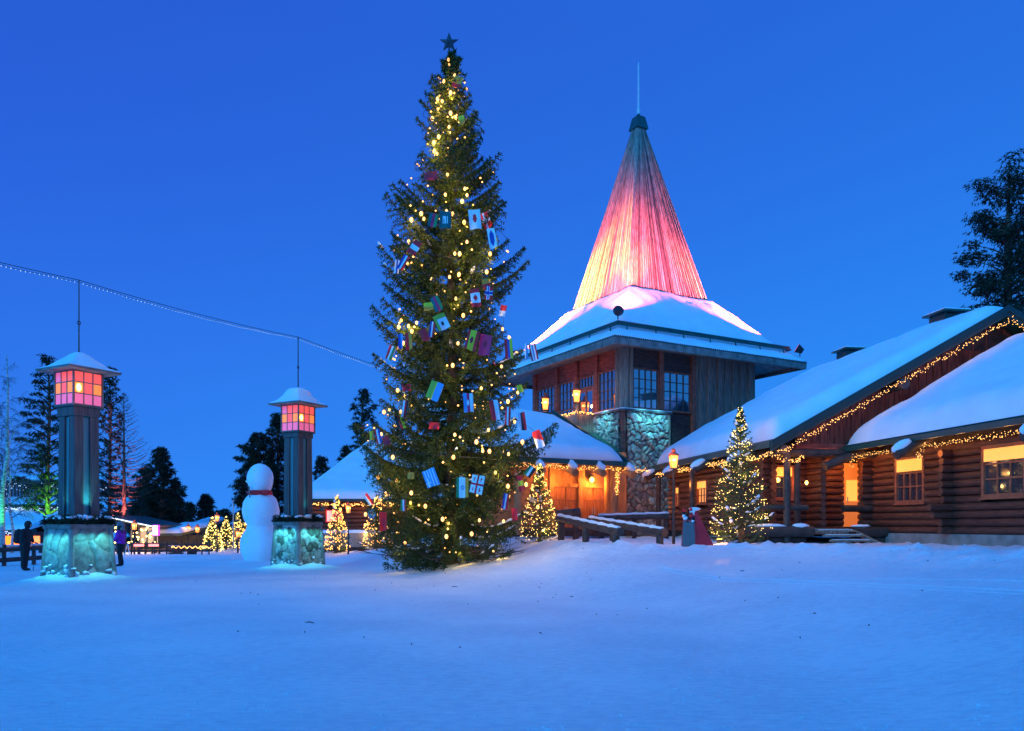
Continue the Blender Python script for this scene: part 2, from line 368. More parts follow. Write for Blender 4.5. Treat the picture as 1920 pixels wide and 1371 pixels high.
# ------------------------------------------------------------------ stone relief, log walls, snow, windows
def stone_sheet(name, mat_name, quad, cell, relief, parent, res=.045, seed=0, pal=None, smooth=True, mort=(.03,.028,.026), M=None, edge=.09):
    """Field-stone facing: a relief over the quad (p00,p10,p11,p01); every stone stands proud of the joints."""
    r = np.random.default_rng(seed)
    p00,p10,p11,p01 = [np.array(M @ Vector(q) if M is not None else Vector(q)) for q in quad]
    W = max(np.linalg.norm(p10-p00), np.linalg.norm(p11-p01)); H = max(np.linalg.norm(p01-p00), np.linalg.norm(p11-p10))
    nu = max(3, int(W/res)); nv = max(3, int(H/res))
    U, Vv = np.meshgrid(np.linspace(0,1,nu), np.linspace(0,1,nv))
    cu = int(W/cell)+3; cv = int(H/cell)+3
    su, sv = np.meshgrid(np.arange(-1,cu), np.arange(-1,cv)); su = su.ravel()+r.uniform(-.42,.42,su.size); sv = sv.ravel()+r.uniform(-.42,.42,sv.size)
    x = (U*W/cell).ravel(); y = (Vv*H/cell).ravel()
    x = x+.10*np.sin(y*5); y = y+.10*np.sin(x*6)
    D = (x[:,None]-su[None])**2+(y[:,None]-sv[None])**2
    o = np.argpartition(D, 1, axis=1)[:, :2]; d = np.take_along_axis(D, o, 1); sw = d[:,0] > d[:,1]; o[sw] = o[sw][:, ::-1]
    i1, i2 = o[:,0], o[:,1]
    e = np.abs((x-(su[i1]+su[i2])/2)*(su[i2]-su[i1])+(y-(sv[i1]+sv[i2])/2)*(sv[i2]-sv[i1]))/np.hypot(su[i2]-su[i1], sv[i2]-sv[i1])
    h = np.clip(e/edge, 0, 1)**.6
    tilt = r.uniform(-.35,.35,(su.size,2)); tl = tilt[i1,0]*(x-su[i1])+tilt[i1,1]*(y-sv[i1])
    hh = relief*h*(1+r.uniform(-.3,.5,su.size)[i1]+tl*1.3)
    hh += .15*relief*np.sin(x*9+y*4)*np.sin(y*11)
    base = (1-U.ravel())[:,None]*(1-Vv.ravel())[:,None]*p00+U.ravel()[:,None]*(1-Vv.ravel())[:,None]*p10+U.ravel()[:,None]*Vv.ravel()[:,None]*p11+(1-U.ravel())[:,None]*Vv.ravel()[:,None]*p01
    nrm = np.cross(p10-p00, p01-p00); nrm /= np.linalg.norm(nrm)
    V = base+nrm*hh[:,None]
    idx = np.arange(nu*nv).reshape(nv,nu)
    Q = np.stack([idx[:-1,:-1],idx[:-1,1:],idx[1:,1:],idx[1:,:-1]],-1).reshape(-1,4)
    ob = np_mesh(name, V, Q, mat_name, parent, smooth=smooth, k=4)
    pal = np.array(pal or [(.34,.33,.31),(.42,.40,.36),(.28,.26,.24),(.38,.33,.28),(.30,.31,.32),(.46,.44,.40)])
    c = pal[r.integers(0,len(pal),su.size)]*r.uniform(.8,1.15,(su.size,1)); cc = c[i1]
    k = np.clip(e/(edge*.55),0,1)[:,None]; cc = cc*k+np.array(mort)*(1-k)
    at = ob.data.color_attributes.new('stone','FLOAT_COLOR','POINT'); at.data.foreach_set('color', np.concatenate([cc,np.ones((len(cc),1))],1).astype(np.float32).ravel())
    return ob

def log_wall(mb, p0, p1, z0, z1, d=.24, openings=(), ext0=0, ext1=0, n=10, mi=0, jit=.012):
    """Round logs laid one on the other from p0 to p1 (x, y); openings are (t0, t1, za, zb) in metres along the wall."""
    p0 = Vector((*p0,0)); p1 = Vector((*p1,0)); L = (p1-p0).length; dv = (p1-p0)/L
    z = z0+d/2
    while z < z1:
        cuts = sorted([(a,b) for a,b,za,zb in openings if za-.02 < z+d*.25 and z-d*.25 < zb+.02])
        t = -ext0*random.uniform(.9,1.05); segs = []
        for a,b in cuts: segs.append((t,a)); t = b
        segs.append((t, L+ext1*random.uniform(.9,1.05)))
        for a,b in segs:
            if b-a > .05:
                r = d/2*random.uniform(1.0,1.06)
                zz = Vector((0,0,z+random.uniform(-jit,jit)))
                mb.cyl(p0+dv*a+zz, p0+dv*b+zz, r, r*random.uniform(.95,1.0), n=n, mi=mi)
        z += d

def snow_sheet(quad, th, name, parent, M=None, nu=60, nv=40, edges=(1,1,1,1), rnd=.45, seed=0, wob=.05, overhang=(0,0,0,0), mat_name='snow', sag=0):
    """A snow blanket on a roof plane: quad p00,p10 (lower edge), p11,p01 (upper edge); rounds over on the edges flagged
    (lower, right, upper, left) and has a real thickness and underside."""
    p00,p10,p11,p01 = [Vector(q) for q in quad]
    if M is not None: p00,p10,p11,p01 = [M @ q for q in (p00,p10,p11,p01)]
    nrm = (p10-p00).cross(p01-p00).normalized()
    if nrm.z < 0: nrm = -nrm
    up = (nrm+Vector((0,0,1))).normalized()
    V = []; W = (p10-p00).length; H = (p01-p00).length
    def warp(t, n): return .5-.5*math.cos(math.pi*t/(n-1)) if n > 2 else t/(n-1)
    for j in range(nv):
        for i in range(nu):
            u = warp(i,nu)*.6+.4*i/(nu-1); v = warp(j,nv)*.6+.4*j/(nv-1)
            p = p00*(1-u)*(1-v)+p10*u*(1-v)+p11*u*v+p01*(1-u)*v
            k = 1.0
            dd = []
            if edges[0]: dd.append(v*H)
            if edges[1]: dd.append((1-u)*W)
            if edges[2]: dd.append((1-v)*H)
            if edges[3]: dd.append(u*W)
            for q in dd:
                q = max(0,q)/rnd
                k *= math.sqrt(max(0, 1-(1-min(1,q))**2)) if q < 1 else 1
            h = th*k*(1+1.6*wob*float(fbm(p.x,p.y,.55,seed,3)))+ (.25*wob*k*float(fbm(p.x,p.y,2.2,seed+4,3))*.5)
            if k < .999: h += .02*float(fbm(p.x*3,p.y*3,2,seed,3))*(k>.05)
            V.append(p+up*max(h,.0)+nrm*.012)
    n0 = len(V)
    B = [V[j*nu+i]*1.0 for j in range(nv) for i in range(nu)]
    Q = []
    for j in range(nv-1):
        for i in range(nu-1):
            a = j*nu+i; Q.append((a,a+1,a+nu+1,a+nu))
    # close the underside
    cor = [p00+nrm*.006,p10+nrm*.006,p11+nrm*.006,p01+nrm*.006]
    V += cor
    me = MB(); me.V = V; me.Fc = Q+[(n0,n0+3,n0+2,n0+1)]
    rings = ([j for j in range(nu)], 0, 1), ([nu-1+nu*j for j in range(nv)], 1, 2), ([nu*nv-1-j for j in range(nu)], 2, 3), ([nu*(nv-1-j) for j in range(nv)], 3, 0)
    for ring, a, b in rings:
        me.Fc.append(tuple(ring[::-1])+(n0+a,n0+b)) if False else None
        for q in range(len(ring)-1): me.Fc.append((ring[q+1], ring[q], n0+a) if q < len(ring)//2 else (ring[q+1], ring[q], n0+b))
        mid = ring[len(ring)//2]; me.Fc.append((mid, n0+a, n0+b))
    me.mi = [0]*len(me.Fc)
    return me.build(name, mat_name, parent, smooth=True)

def window(parent, M, a0, a1, z0, z1, face, depth_sign, cols, rows, glass='window_glass', wood='window_wood', bars='bar_wood', blind=0, axis='u', fr=.09, bar=.03, lit=False):
    """window (frame) > pane, glazing_bars, blind.  Lies in the plane `face` of the axis across; outward = depth_sign."""
    def bx(mb, x0, x1, y0, y1, za, zb, mi=0):          # x along wall, y outward
        ya, yb = face+depth_sign*y0, face+depth_sign*y1; ya, yb = min(ya,yb), max(ya,yb)
        if axis == 'u': mb.box(x0,x1,ya,yb,za,zb,mi)
        else: mb.box(ya,yb,x0,x1,za,zb,mi)
    f = MB(M); bx(f,a0,a0+fr,-.06,.05,z0,z1); bx(f,a1-fr,a1,-.06,.05,z0,z1); bx(f,a0+fr,a1-fr,-.06,.05,z1-fr,z1); bx(f,a0+fr,a1-fr,-.06,.05,z0,z0+fr)
    bx(f,a0-.03,a1+.03,-.02,.09,z0-.05,z0-.002)
    fo = f.build('window', wood, parent)
    g_ = MB(M); bx(g_,a0+fr,a1-fr,-.05,-.035,z0+fr,z1-fr); g_.build('pane', glass, fo)
    gb = MB(M)
    for i in range(1,cols):
        c = a0+fr+(a1-a0-2*fr)*i/cols; bx(gb,c-bar/2,c+bar/2,-.03,.012,z0+fr,z1-fr)
    for j in range(1,rows):
        c = z0+fr+(z1-z0-2*fr)*j/rows
        for i in range(cols):
            c0 = a0+fr+(a1-a0-2*fr)*i/cols+bar/2*(i>0); c1 = a0+fr+(a1-a0-2*fr)*(i+1)/cols-bar/2*(i<cols-1); bx(gb,c0,c1,-.028,.010,c-bar/2,c+bar/2)
    gb.build('glazing_bars', bars, fo)
    if blind:
        bl = MB(M); bx(bl,a0+.03,a1-.03,.016,.045,z1-blind,z1-.03); bl.build('blind','blind',fo)
    return fo

def bulbs_mesh(pts, r, name, m, parent=None, size_jit=.25):
    """little octahedral bulbs, one mesh"""
    pts = np.asarray(pts); n = len(pts); rr = r*(1+rng.uniform(-size_jit,size_jit,n))
    dirs = np.array([(1,0,0),(-1,0,0),(0,1,0),(0,-1,0),(0,0,1),(0,0,-1)],float)
    V = pts[:,None,:]+dirs[None]*rr[:,None,None]
    T = np.array([(0,2,4),(2,1,4),(1,3,4),(3,0,4),(2,0,5),(1,2,5),(3,1,5),(0,3,5)])
    T = (T[None]+(np.arange(n)*6)[:,None,None]).reshape(-1,3)
    return np_mesh(name, V.reshape(-1,3), T, m, parent)
_bm = {}
def bulb_obj(p, r, m, parent):
    key = (round(r,3), m)
    if key not in _bm:
        b = MB(); b.blob((0,0,0), r*.8, r*.8, r*1.1, 8, 5, 0)
        o = b.build('bulb', m, None, smooth=True); _bm[key] = o.data; bpy.data.objects.remove(o)
    o = bpy.data.objects.new('bulb', _bm[key]); COL.objects.link(o); o.parent = parent; o.location = Vector(p)-woff(parent)
    return o
def garland(pts, label, group='garlands of small warm bulbs along the eaves', per_m=26, spread=.045, r=.013, sag=.04, fluff=0, m='small_bulb', single=0, glow=None, drop=0):
    """string of lights along a polyline: cable + bulbs"""
    pts = [Vector(p) for p in pts]
    th = thing('light_garland', pts[0], label, 'string lights', group)
    P_ = []; path = []
    for a, b in zip(pts[:-1], pts[1:]):
        L = (b-a).length; n = max(2, int(L*per_m))
        for i in range(n):
            t = i/n; w_ = (t*L/1.1) % 1
            p = a.lerp(b,t)+Vector((0,0,-sag*4*w_*(1-w_)))
            q = p+Vector(rng.normal(0,spread,3))
            if drop: q.z -= abs(rng.normal(0,drop))
            P_.append(q)
            if i % 6 == 0: path.append(p)
    path.append(pts[-1])
    c = MB(); c.tube(path, .008, 4); c.build('cable', 'cable', th)
    o = bulbs_mesh(P_, r, 'bulbs', m, th); tag(o, kind='stuff')
    if glow:
        L = sum((b-a).length for a,b in zip(pts[:-1],pts[1:])); n = max(1, int(L/glow[2])); acc = 0
        for a, b in zip(pts[:-1], pts[1:]):
            k = max(1, round((b-a).length/glow[2]))
            for i in range(k):
                light('garland_glow','POINT',a.lerp(b,(i+.5)/k)+Vector(glow[3]),glow[0],glow[1],.12)
    return th
WARM = (1,.42,.10); AMBER = (1,.34,.06)

def lantern_parts(root, z, s=1.0, glow='lantern_glow', power=14, local=True, col=(1,.36,.08)):
    """square copper lantern standing at height z of its root: cage, glass, lamp, hood"""
    o = woff(root)
    b = MB(Matrix.Translation(o)); b.box(-.13*s,.13*s,-.13*s,.13*s,z,z+.03*s)
    for i in (-1,1):
        for j in (-1,1): b.cyl((i*.11*s,j*.11*s,z+.03*s),(i*.15*s,j*.15*s,z+.50*s),.012*s,n=4)
    b.box(-.165*s,.165*s,-.165*s,.165*s,z+.50*s,z+.525*s)
    cage = b.build('cage','black_metal',root)
    g_ = MB(Matrix.Translation(o)); a, c = .105*s, .142*s
    g_.add([(-a,-a,z+.035*s),(a,-a,z+.035*s),(a,a,z+.035*s),(-a,a,z+.035*s),(-c,-c,z+.495*s),(c,-c,z+.495*s),(c,c,z+.495*s),(-c,c,z+.495*s)],
           [(0,1,5,4),(1,2,6,5),(2,3,7,6),(3,0,4,7)]); g_.build('lantern_glass', glow, root)
    l_ = MB(Matrix.Translation(o)); l_.blob((0,0,z+.34*s), .16*s,.16*s,.085*s, 10,6,0); l_.build('lamp','lamp_core',root,smooth=True)
    h = MB(Matrix.Translation(o)); h.lathe([(.20*s,z+.527*s),(.19*s,z+.56*s),(.08*s,z+.63*s),(.07*s,z+.71*s),(.10*s,z+.72*s),(.03*s,z+.78*s)],n=10); h.build('hood','red_board',root)

# ================================================================== THE TOWER
T = frame(5.4, 39.0, .873, .488)            # u to the right along the windowed wall, v away to the left
A = 8.9; C0 = A/2
Tc = T @ Vector((C0,C0,0))
tower = thing('tower_building', Vector((Tc.x,Tc.y,1.15)), 'timber tower with stone corner, snowy flared roof and tall wooden spire lit pink', 'tower')
WT = 10.38
# core (behind the cladding)
b = MB(T); b.box(.15,A-.02,.15,A-.02,1.0,WT); b.build('core_wall','brown_board',tower)
def boards_h(mb, axis, face, sgn, a0, a1, z0, z1, h=.15, th=.04, mi=0):
    z = z0
    while z < z1-.01:
        zz = min(z+h-.008, z1); y0 = face; y1 = face+sgn*(th+random.uniform(-.006,.006))
        lo, hi = min(y0,y1), max(y0,y1)
        if axis == 'u': mb.box(a0,a1,lo,hi,z,zz,mi)
        else: mb.box(lo,hi,a0,a1,z,zz,mi)
        z += h
# left wall (u = 0.15 face, outward -u)
b = MB(T); boards_h(b,'v',.15,-1,.55,8.4,9.42,WT,.15); b.build('wall_boards','red_board',tower)
b = MB(T); boards_h(b,'v',.15,-1,2.25,8.4,4.5,7.28,.17); b.build('wall_boards','brown_board',tower)
# right wall (v = 0.15 face, outward -v)
b = MB(T); boards_h(b,'u',.15,-1,.6,4.45,9.42,WT,.15); b.build('wall_boards','brown_board',tower)
b = MB(T); boards_h(b,'u',.15,-1,2.75,4.45,3.0,7.28,.17); b.build('wall_boards','brown_board',tower)
b = MB(T); u = 4.62; k = 0                   # tall slabs of grey timber, upright
while u < A-.05:
    wd = random.uniform(.2,.36); u1 = min(u+wd, A); pr = .10+(.06 if k%2 else 0)+random.uniform(-.01,.02)
    zb = random.choice([3,3,6.4,6.9,7.2])
    b.box(u+.004,u1-.004,.15-pr,.15,3,WT-.002)
    if zb > 4: b.box(u+.02,u1-.02,.15-pr-.05,.15-pr-.001,3,zb)
    u = u1; k += 1
b.build('upright_boards','grey_board',tower)
# posts
for v in (2.3,4.15,6.08,8.42): b = MB(T); b.box(-.02,.14,v-.15,v+.15,7.2 if v>3 else 7.3,WT-.003); b.build('post','red_board',tower)
for u in (2.40,4.52): b = MB(T); b.box(u-.13,u+.13,-.03,.14,3 if u>4 else 7.3,WT-.003); b.build('post','window_wood',tower)
b = MB(T)                                     # cluster of posts at the chamfered corner
for (x,y,r) in ((.05,.46,.13),(.10,.22,.15),(.24,.09,.15),(.50,.04,.13),(.08,.62,.09)): b = MB(T); b.cyl((x,y,7.25),(x,y,WT-.003),r,r*.95,n=8); b.build('corner_post','grey_board',tower)
# windows
for v0,v1 in ((.72,2.12),(4.35,5.9),(6.28,8.22)): pass
window(tower,T,.62,2.12,7.36,9.36,.06,-1,4,4,axis='v',fr=.06)
window(tower,T,4.33,5.9,7.36,9.36,.06,-1,4,4,axis='v',fr=.06)
window(tower,T,6.26,8.22,7.36,9.36,.06,-1,5,4,axis='v',fr=.06)
window(tower,T,2.48,3.98,8.75,9.36,.06,-1,5,1,axis='v',fr=.06)
window(tower,T,.62,2.26,7.36,9.36,.06,-1,4,4,axis='u',fr=.06)
window(tower,T,2.54,4.38,7.36,9.36,.06,-1,4,4,axis='u',fr=.06)
# balcony door (double, glazed)
b = MB(T); b.box(.02,.14,2.5,2.62,6.5,8.7); b.box(.02,.14,3.86,3.96,6.5,8.7); b.box(.02,.14,2.62,3.86,8.58,8.7); b.box(.04,.13,3.19,3.29,6.5,8.58); b.box(.05,.12,2.62,3.19,6.5,7.2); b.box(.05,.12,3.29,3.86,6.5,7.2)
do = b.build('door','window_wood',tower)
b = MB(T); b.box(.08,.095,2.62,3.19,7.2,8.58); b.box(.08,.095,3.29,3.86,7.2,8.58); b.build('pane','window_glass',do)
b = MB(T); b.cyl((0,3.16,7.5),(0,3.16,7.7),.02,n=6); b.build('handle','steel',do)
# stone corner
stone_sheet('stone_wall','field_stone',[(-.02,2.25,1.0),(-.02,.14,1.0),(-.02,.14,7.15),(-.02,2.25,7.15)],.33,.13,tower,seed=3,M=T,res=.035,edge=.15,mort=(.012,.011,.010))
stone_sheet('stone_wall','field_stone',[(.14,-.02,1.0),(2.68,-.02,1.0),(2.68,-.02,7.15),(.14,-.02,7.15)],.36,.13,tower,seed=5,M=T,res=.035,edge=.15,mort=(.012,.011,.010))
b = MB(T); b.box(0,.14,.14,2.25,1,7.15); b.box(.14,2.68,0,.14,1,7.15); b.build('stone_backing','concrete',tower)
b = MB(T); b.cyl((.05,.05,1.0),(.05,.05,7.15),.17,n=10); b.build('corner_post','brown_board',tower)
b = MB(T); b.cyl((2.78,-.02,2.0),(2.78,-.02,7.15),.15,n=8); b.build('corner_post','grey_board',tower)
b = MB(T); b.prism([(-.22,2.3,7.16),(-.22,-.05,7.16),(-.05,-.22,7.16),(2.95,-.22,7.16),(2.95,.14,7.16),(.14,.14,7.16),(.14,2.3,7.16)],(0,0,.10)); b.build('ledge','shaft_wood',tower)
b = MB(T); b.prism([(-.2,2.3,7.262),(-.2,-.04,7.262),(-.04,-.2,7.262),(2.9,-.2,7.262),(2.9,.0,7.262),(.06,.0,7.262),(.0,.06,7.262),(.0,2.3,7.262)],(0,0,.05)); b.build('ledge_snow','snow',tower,bevel=.02)

# roof: concave from the eaves to the foot of the spire, one profile swept round four sides
EH = 6.28; 
def ring_pts(h, z, seg=24, rnd=0):
    pts = []
    cs = [(-h,-h),(h,-h),(h,h),(-h,h)]
    for k in range(4):
        a = Vector(cs[k]); c = Vector(cs[(k+1)%4])
        for i in range(seg):
            t = i/seg; p = a.lerp(c,t)
            if rnd:
                m_ = max(abs(p.x),abs(p.y)); q = p.length; p = p*((1-rnd)+rnd*m_/q*1.06)
            pts.append(T @ Vector((C0+p.x,C0+p.y,z)))
    return pts
def sweep(prof, name, m, smooth, seg=24, rnd=0, wob=0, bottom=True, top=True):
    b = MB(); n = seg*4
    for h,z,rd in prof:
        for q, p in enumerate(ring_pts(h,z,seg,rd)):
            if wob and rd is not None: p = p+Vector((0,0,wob*float(fbm(p.x,p.y,1.1,4,4))+wob*.5*float(fbm(p.x,p.y,4,8,3))))
            b.V.append(p)
    m_ = len(prof)
    b.Fc = [(i*n+k,i*n+(k+1)%n,(i+1)*n+(k+1)%n,(i+1)*n+k) for i in range(m_-1) for k in range(n)]
    if bottom: b.Fc.append(tuple(range(n-1,-1,-1)))
    if top: b.Fc.append(tuple(range((m_-1)*n,m_*n)))
    b.mi = [0]*len(b.Fc); return b.build(name, m, tower, smooth=smooth)
sweep([(4.0,10.37,0),(EH-.12,10.08,0),(EH-.12,9.90,0),(EH,9.90,0),(EH+.02,10.24,0),(5.6,10.62,0),(4.2,11.9,0),(2.4,14.1,0)],'roof','fascia',False,6)
# soffit is the roof's flat underside; rounded corrugated rim
b = MB(T)
nn = 96
for side in range(4):
    for i in range(nn):
        t = -EH-.05+(2*EH+.1)*(i+.5)/nn
        p = {0:(C0+t,C0-EH-.03),1:(C0+EH+.03,C0+t),2:(C0+t,C0+EH+.03),3:(C0-EH-.03,C0+t)}[side]
        b.cyl((p[0],p[1],10.235),(p[0]+(C0-p[0])*.03,p[1]+(C0-p[1])*.03,10.30),.05,n=6)
b.build('eave_rim','dark_green',tower)
sn = sweep([(EH+.02,10.27,0),(EH+.0,10.36,0),(EH-.12,10.46,0),(5.95,10.62,0),(5.62,10.84,0)],'roof_snow','snow',True,40,wob=.02,bottom=False,top=False)
prof = []
for i in range(26):
    t = i/25; h = 5.60-(5.60-2.60)*t
    z = 10.86+3.15*(t**1.10)+.20*math.sin(math.pi*t)-.25*(t>.92)*(t-.92)/.08
    prof.append((h,z+(.10 if 0<i<25 else 0),.10*math.sin(math.pi*t)))
sweep([(5.62,10.7,0)]+prof,'roof_snow','snow',True,40,wob=.05,bottom=False,top=False)
b = MB(T)
for dz,rr in ((10.98,.055),(11.10,.055)):
    q = 5.72-(dz-10.98)*.4
    for (x0,y0,x1,y1) in ((-q,-q,q,-q),(q,-q,q,q),(q,q,-q,q),(-q,q,-q,-q)): b.cyl((C0+x0,C0+y0,dz),(C0+x1,C0+y1,dz),rr,n=6)
for side in range(4):
    for i in range(7):
        t = -5.2+10.4*i/6; x,y = ((t,-5.75),(5.75,t),(t,5.75),(-5.75,t))[side]
        b.cyl((C0+x,C0+y,10.62),(C0+x*.99,C0+y*.99,11.12),.03,n=5)
b.build('snow_guard','green_metal',tower)
# spire: four faces of narrow boards with cover strips
SB, SZ, STP, STZ = 2.68, 13.7, .17, 24.1
random.seed(8); b = MB(T)
b.prism([(C0-SB+.05,C0-SB+.05,SZ),(C0+SB-.05,C0-SB+.05,SZ),(C0+SB-.05,C0+SB-.05,SZ),(C0-SB+.05,C0+SB-.05,SZ)],(0,0,.01))
b.add([(C0-SB,C0-SB,SZ),(C0+SB,C0-SB,SZ),(C0+SB,C0+SB,SZ),(C0-SB,C0+SB,SZ),(C0-STP,C0-STP,STZ),(C0+STP,C0-STP,STZ),(C0+STP,C0+STP,STZ),(C0-STP,C0+STP,STZ)],
      [(0,1,5,4),(1,2,6,5),(2,3,7,6),(3,0,4,7),(4,5,6,7)],2)
NB = 32
for side in range(4):
    Rz = Matrix.Translation((C0,C0,0)) @ Matrix.Rotation(side*math.pi/2,4,'Z')
    for i in range(NB):
        f0 = -1+2*(i+.08)/NB; f1 = -1+2*(i+random.choice([.5,.6,.72]))/NB
        o_ = .07+random.uniform(0,.05); mi_ = random.choice([0,0,1,1,2]); jz = random.uniform(-.12,.1)
        zt = STZ; vs = []
        for (f,y) in ((f0,0),(f1,0),(f1,1),(f0,1)):
            vs.append(Rz @ Vector((f*SB, -SB-(o_ if y==0 else -.01), SZ-.1+jz)))
        for (f,y) in ((f0,0),(f1,0),(f1,1),(f0,1)):
            vs.append(Rz @ Vector((f*STP, -STP-(o_*.7 if y==0 else -.01), zt)))
        b.add(vs, [(0,3,2,1),(4,5,6,7),(0,1,5,4),(1,2,6,5),(2,3,7,6),(3,0,4,7)],mi_)
for sx,sy in ((-1,-1),(1,-1),(1,1),(-1,1)): b.cyl((C0+sx*SB,C0+sy*SB,SZ),(C0+sx*STP,C0+sy*STP,STZ),.055,.04,n=6)
b.build('spire',['spire_wood','spire_wood_pale','spire_wood_dark'],tower)
b = MB(T); cc = []
for h,z in ((.40,23.80),(.26,24.50),(.02,24.68)): cc.append([(C0-h,C0-h,z),(C0+h,C0-h,z),(C0+h,C0+h,z),(C0-h,C0+h,z)])
b.add(sum(cc,[]), [(3,2,1,0)]+[(i*4+k,i*4+(k+1)%4,(i+1)*4+(k+1)%4,(i+1)*4+k) for i in (0,1) for k in range(4)]+[(8,9,10,11)])
b.build('spire_cap','green_metal',tower)
b = MB(T); b.cyl((C0,C0,24.7),(C0,C0,27.5),.065,.04,n=8); b.cyl((C0,C0,24.7),(C0,C0,25.0),.09,n=8); b.cyl((C0,C0,27.3),(C0,C0,27.62),.06,.02,n=6); b.build('mast','pale_metal',tower)
# balcony on the left wall
b = MB(T); b.box(-1.2,-.0,2.25,8.3,6.30,6.42); b.box(-1.26,-1.14,2.2,2.32,6.2,7.75); b.box(-.14,-.03,2.2,2.30,6.3,7.28); b.box(-1.26,-1.14,5.2,5.32,6.2,7.75)
boards_h(b,'u',2.27,-1,-1.14,-.14,6.44,7.20,.13,.03); boards_h(b,'v',-1.2,-1,2.32,5.2,6.44,7.20,.13,.03); boards_h(b,'v',-1.2,-1,5.32,8.3,6.44,7.20,.13,.03)
b.build('balcony','grey_board',tower)
b = MB(T); b.cyl((-1.2,2.3,7.5),(-1.2,8.3,7.5),.02,n=6); b.cyl((-1.2,2.26,7.26),(0,2.26,7.26),.04,n=6); b.cyl((-1.2,2.3,7.26),(-1.2,8.3,7.26),.04,n=6); b.build('hand_rail','shaft_wood',tower)
def tl(u,v,z): return T @ Vector((u,v,z))
garland([tl(0,2.2,7.30),tl(-1.25,2.2,7.30),tl(-1.25,8.2,7.30)],'garland of warm bulbs along the rail of the tower balcony',per_m=42,r=.022,spread=.045,glow=(9,WARM,2.2,(-.15,-.25,.1)))
for (u,v,lb) in ((-1.2,2.26,'amber lantern on the corner post of the tower balcony'),(-1.2,5.26,'amber lantern on the far left post of the tower balcony')):
    q = thing('lantern', tl(u,v,7.75), lb, 'lantern', 'lanterns on the tower balcony'); lantern_parts(q, 0, 1.25)
    light('lantern_lamp','POINT',tl(u-.28,v-.28,8.15),26,AMBER,.08)
# floodlights at the roof corners, shining on snow and spire
def flood(u, v, z, label, e, tgt_z=16.5):
    p = tl(u,v,z); q = thing('floodlight', p, label, 'floodlight', 'floodlights on the tower roof corners')
    b = MB(); b.cyl(p-Vector((0,0,.35)), p, .03, n=6); b.build('bracket','black_metal',q)
    d = (tl(C0,C0,tgt_z)-p).normalized()
    b = MB(); b.cyl(p+d*.16, p-d*.18, .24,.13, n=16); b.cyl(p+d*.161, p+d*.18, .255,n=16); b.build('housing','black_metal',q)
    b = MB(); b.cyl(p+d*.181, p+d*.19, .22,n=16); b.build('lens','red_light',q)
    return p, d
def flood_lamps(u, v, z, e, tgt, col, size=95, lift=.35):
    p = tl(u,v,z); d = (tl(*tgt)-p).normalized()
    light('floodlight_lamp','SPOT',p+d*.35+Vector((0,0,lift)),e,col,.06,tl(*tgt),size,.7)
PINK = (1,.10,.16); ORNG = (1,.36,.04)
c_ = C0-5.75
flood(c_+.1,c_+.1,11.55,'round floodlight on the front corner of the tower roof snow',1)
flood(C0+6.05,c_-.3,10.95,'floodlight on the right corner of the tower roof',1)
flood(c_-.3,C0+6.05,10.95,'floodlight on the left corner of the tower roof behind the spruce',1)
flood_lamps(c_+.1,c_+.1,11.5,20000,(C0-1.3,C0-1.3,15.4),PINK,54)
flood_lamps(C0+6.05,c_-.3,11.2,52000,(C0+.8,C0-1.6,15.0),PINK,42)
flood_lamps(c_-.3,C0+6.05,11.2,42000,(C0-1.6,C0+.6,15.2),(1,.13,.10),50)
flood_lamps(c_+.1,c_+.1,11.7,7000,(C0-2.5,C0-2.5,14.9),(1,.42,.05),20)
flood_lamps(C0+6.05,c_-.3,11.3,14000,(C0+2.6,C0-2.4,14.8),ORNG,24)
flood_lamps(c_-.3,C0+6.05,11.3,50000,(C0-2.5,C0+1.6,14.9),(1,.55,.04),32)
# cool white down-lights under the ledge washing the stones
for (u,v) in ((-.55,1.2),(1.0,-.55),(2.0,-.55)):
    light('stone_wash','SPOT',tl(u*1.6 if u<0 else u,v*1.6 if v<0 else v,7.6),230,(.14,.78,1.0),.05,tl(max(u,.0) if v<0 else -.02, max(v,0) if u<0 else 0, 5.0),110,.9)

# ================================================================== ENTRANCE HALL, left of the tower
hall = thing('entrance_hall', T @ Vector((-5.5,0,1.15)), 'low entrance hall under a snowy roof, orange lit doors between log columns', 'building')
def ez(v): return 4.28+.48*(v+2.9)
b = MB(T); b.prism([(-9.5,-2.9,ez(-2.9)),(-2.0,-2.9,ez(-2.9)),(-2.0,3.3,ez(3.3)),(-9.5,3.3,ez(3.3))],(0,0,.10)); b.build('roof','green_metal',hall)
b = MB(T); b.prism([(-2.0,-2.95,ez(-2.9)-.06),(-1.9,-2.95,ez(-2.9)-.06),(-1.9,-2.95,ez(-2.9)+.22),(-2.0,-2.95,ez(-2.9)+.22)],(0,6.2,6.2*.48)); b.box(-9.5,-2.0,-2.98,-2.91,4.20,4.38); b.build('flashing','green_metal',hall)
b = MB(T); b.prism([(-2,-.2,4.8),(-.05,.0,4.8),(-.05,2.2,5.9),(-2,2.2,5.9)],(0,0,.42)); b.build('flashing','green_metal',hall)
snow_sheet([(-9.5,-2.85,ez(-2.85)+.11),(-2.15,-2.85,ez(-2.85)+.11),(-2.75,1.0,ez(1.0)+.11),(-9.5,3.2,ez(3.2)+.11)],.50,'roof_snow',hall,M=T,edges=(1,1,0,1),rnd=.8,seed=2)
b = MB(T)
b.box(-9.4,-4.3,-.45,-.2,1.3,4.6); b.box(-1.45,-.1,-.40,-.2,1.3,5.1); b.box(-4.3,-1.45,-.43,-.2,3.35,4.6)
b.build('wall','warm_wood',hall)
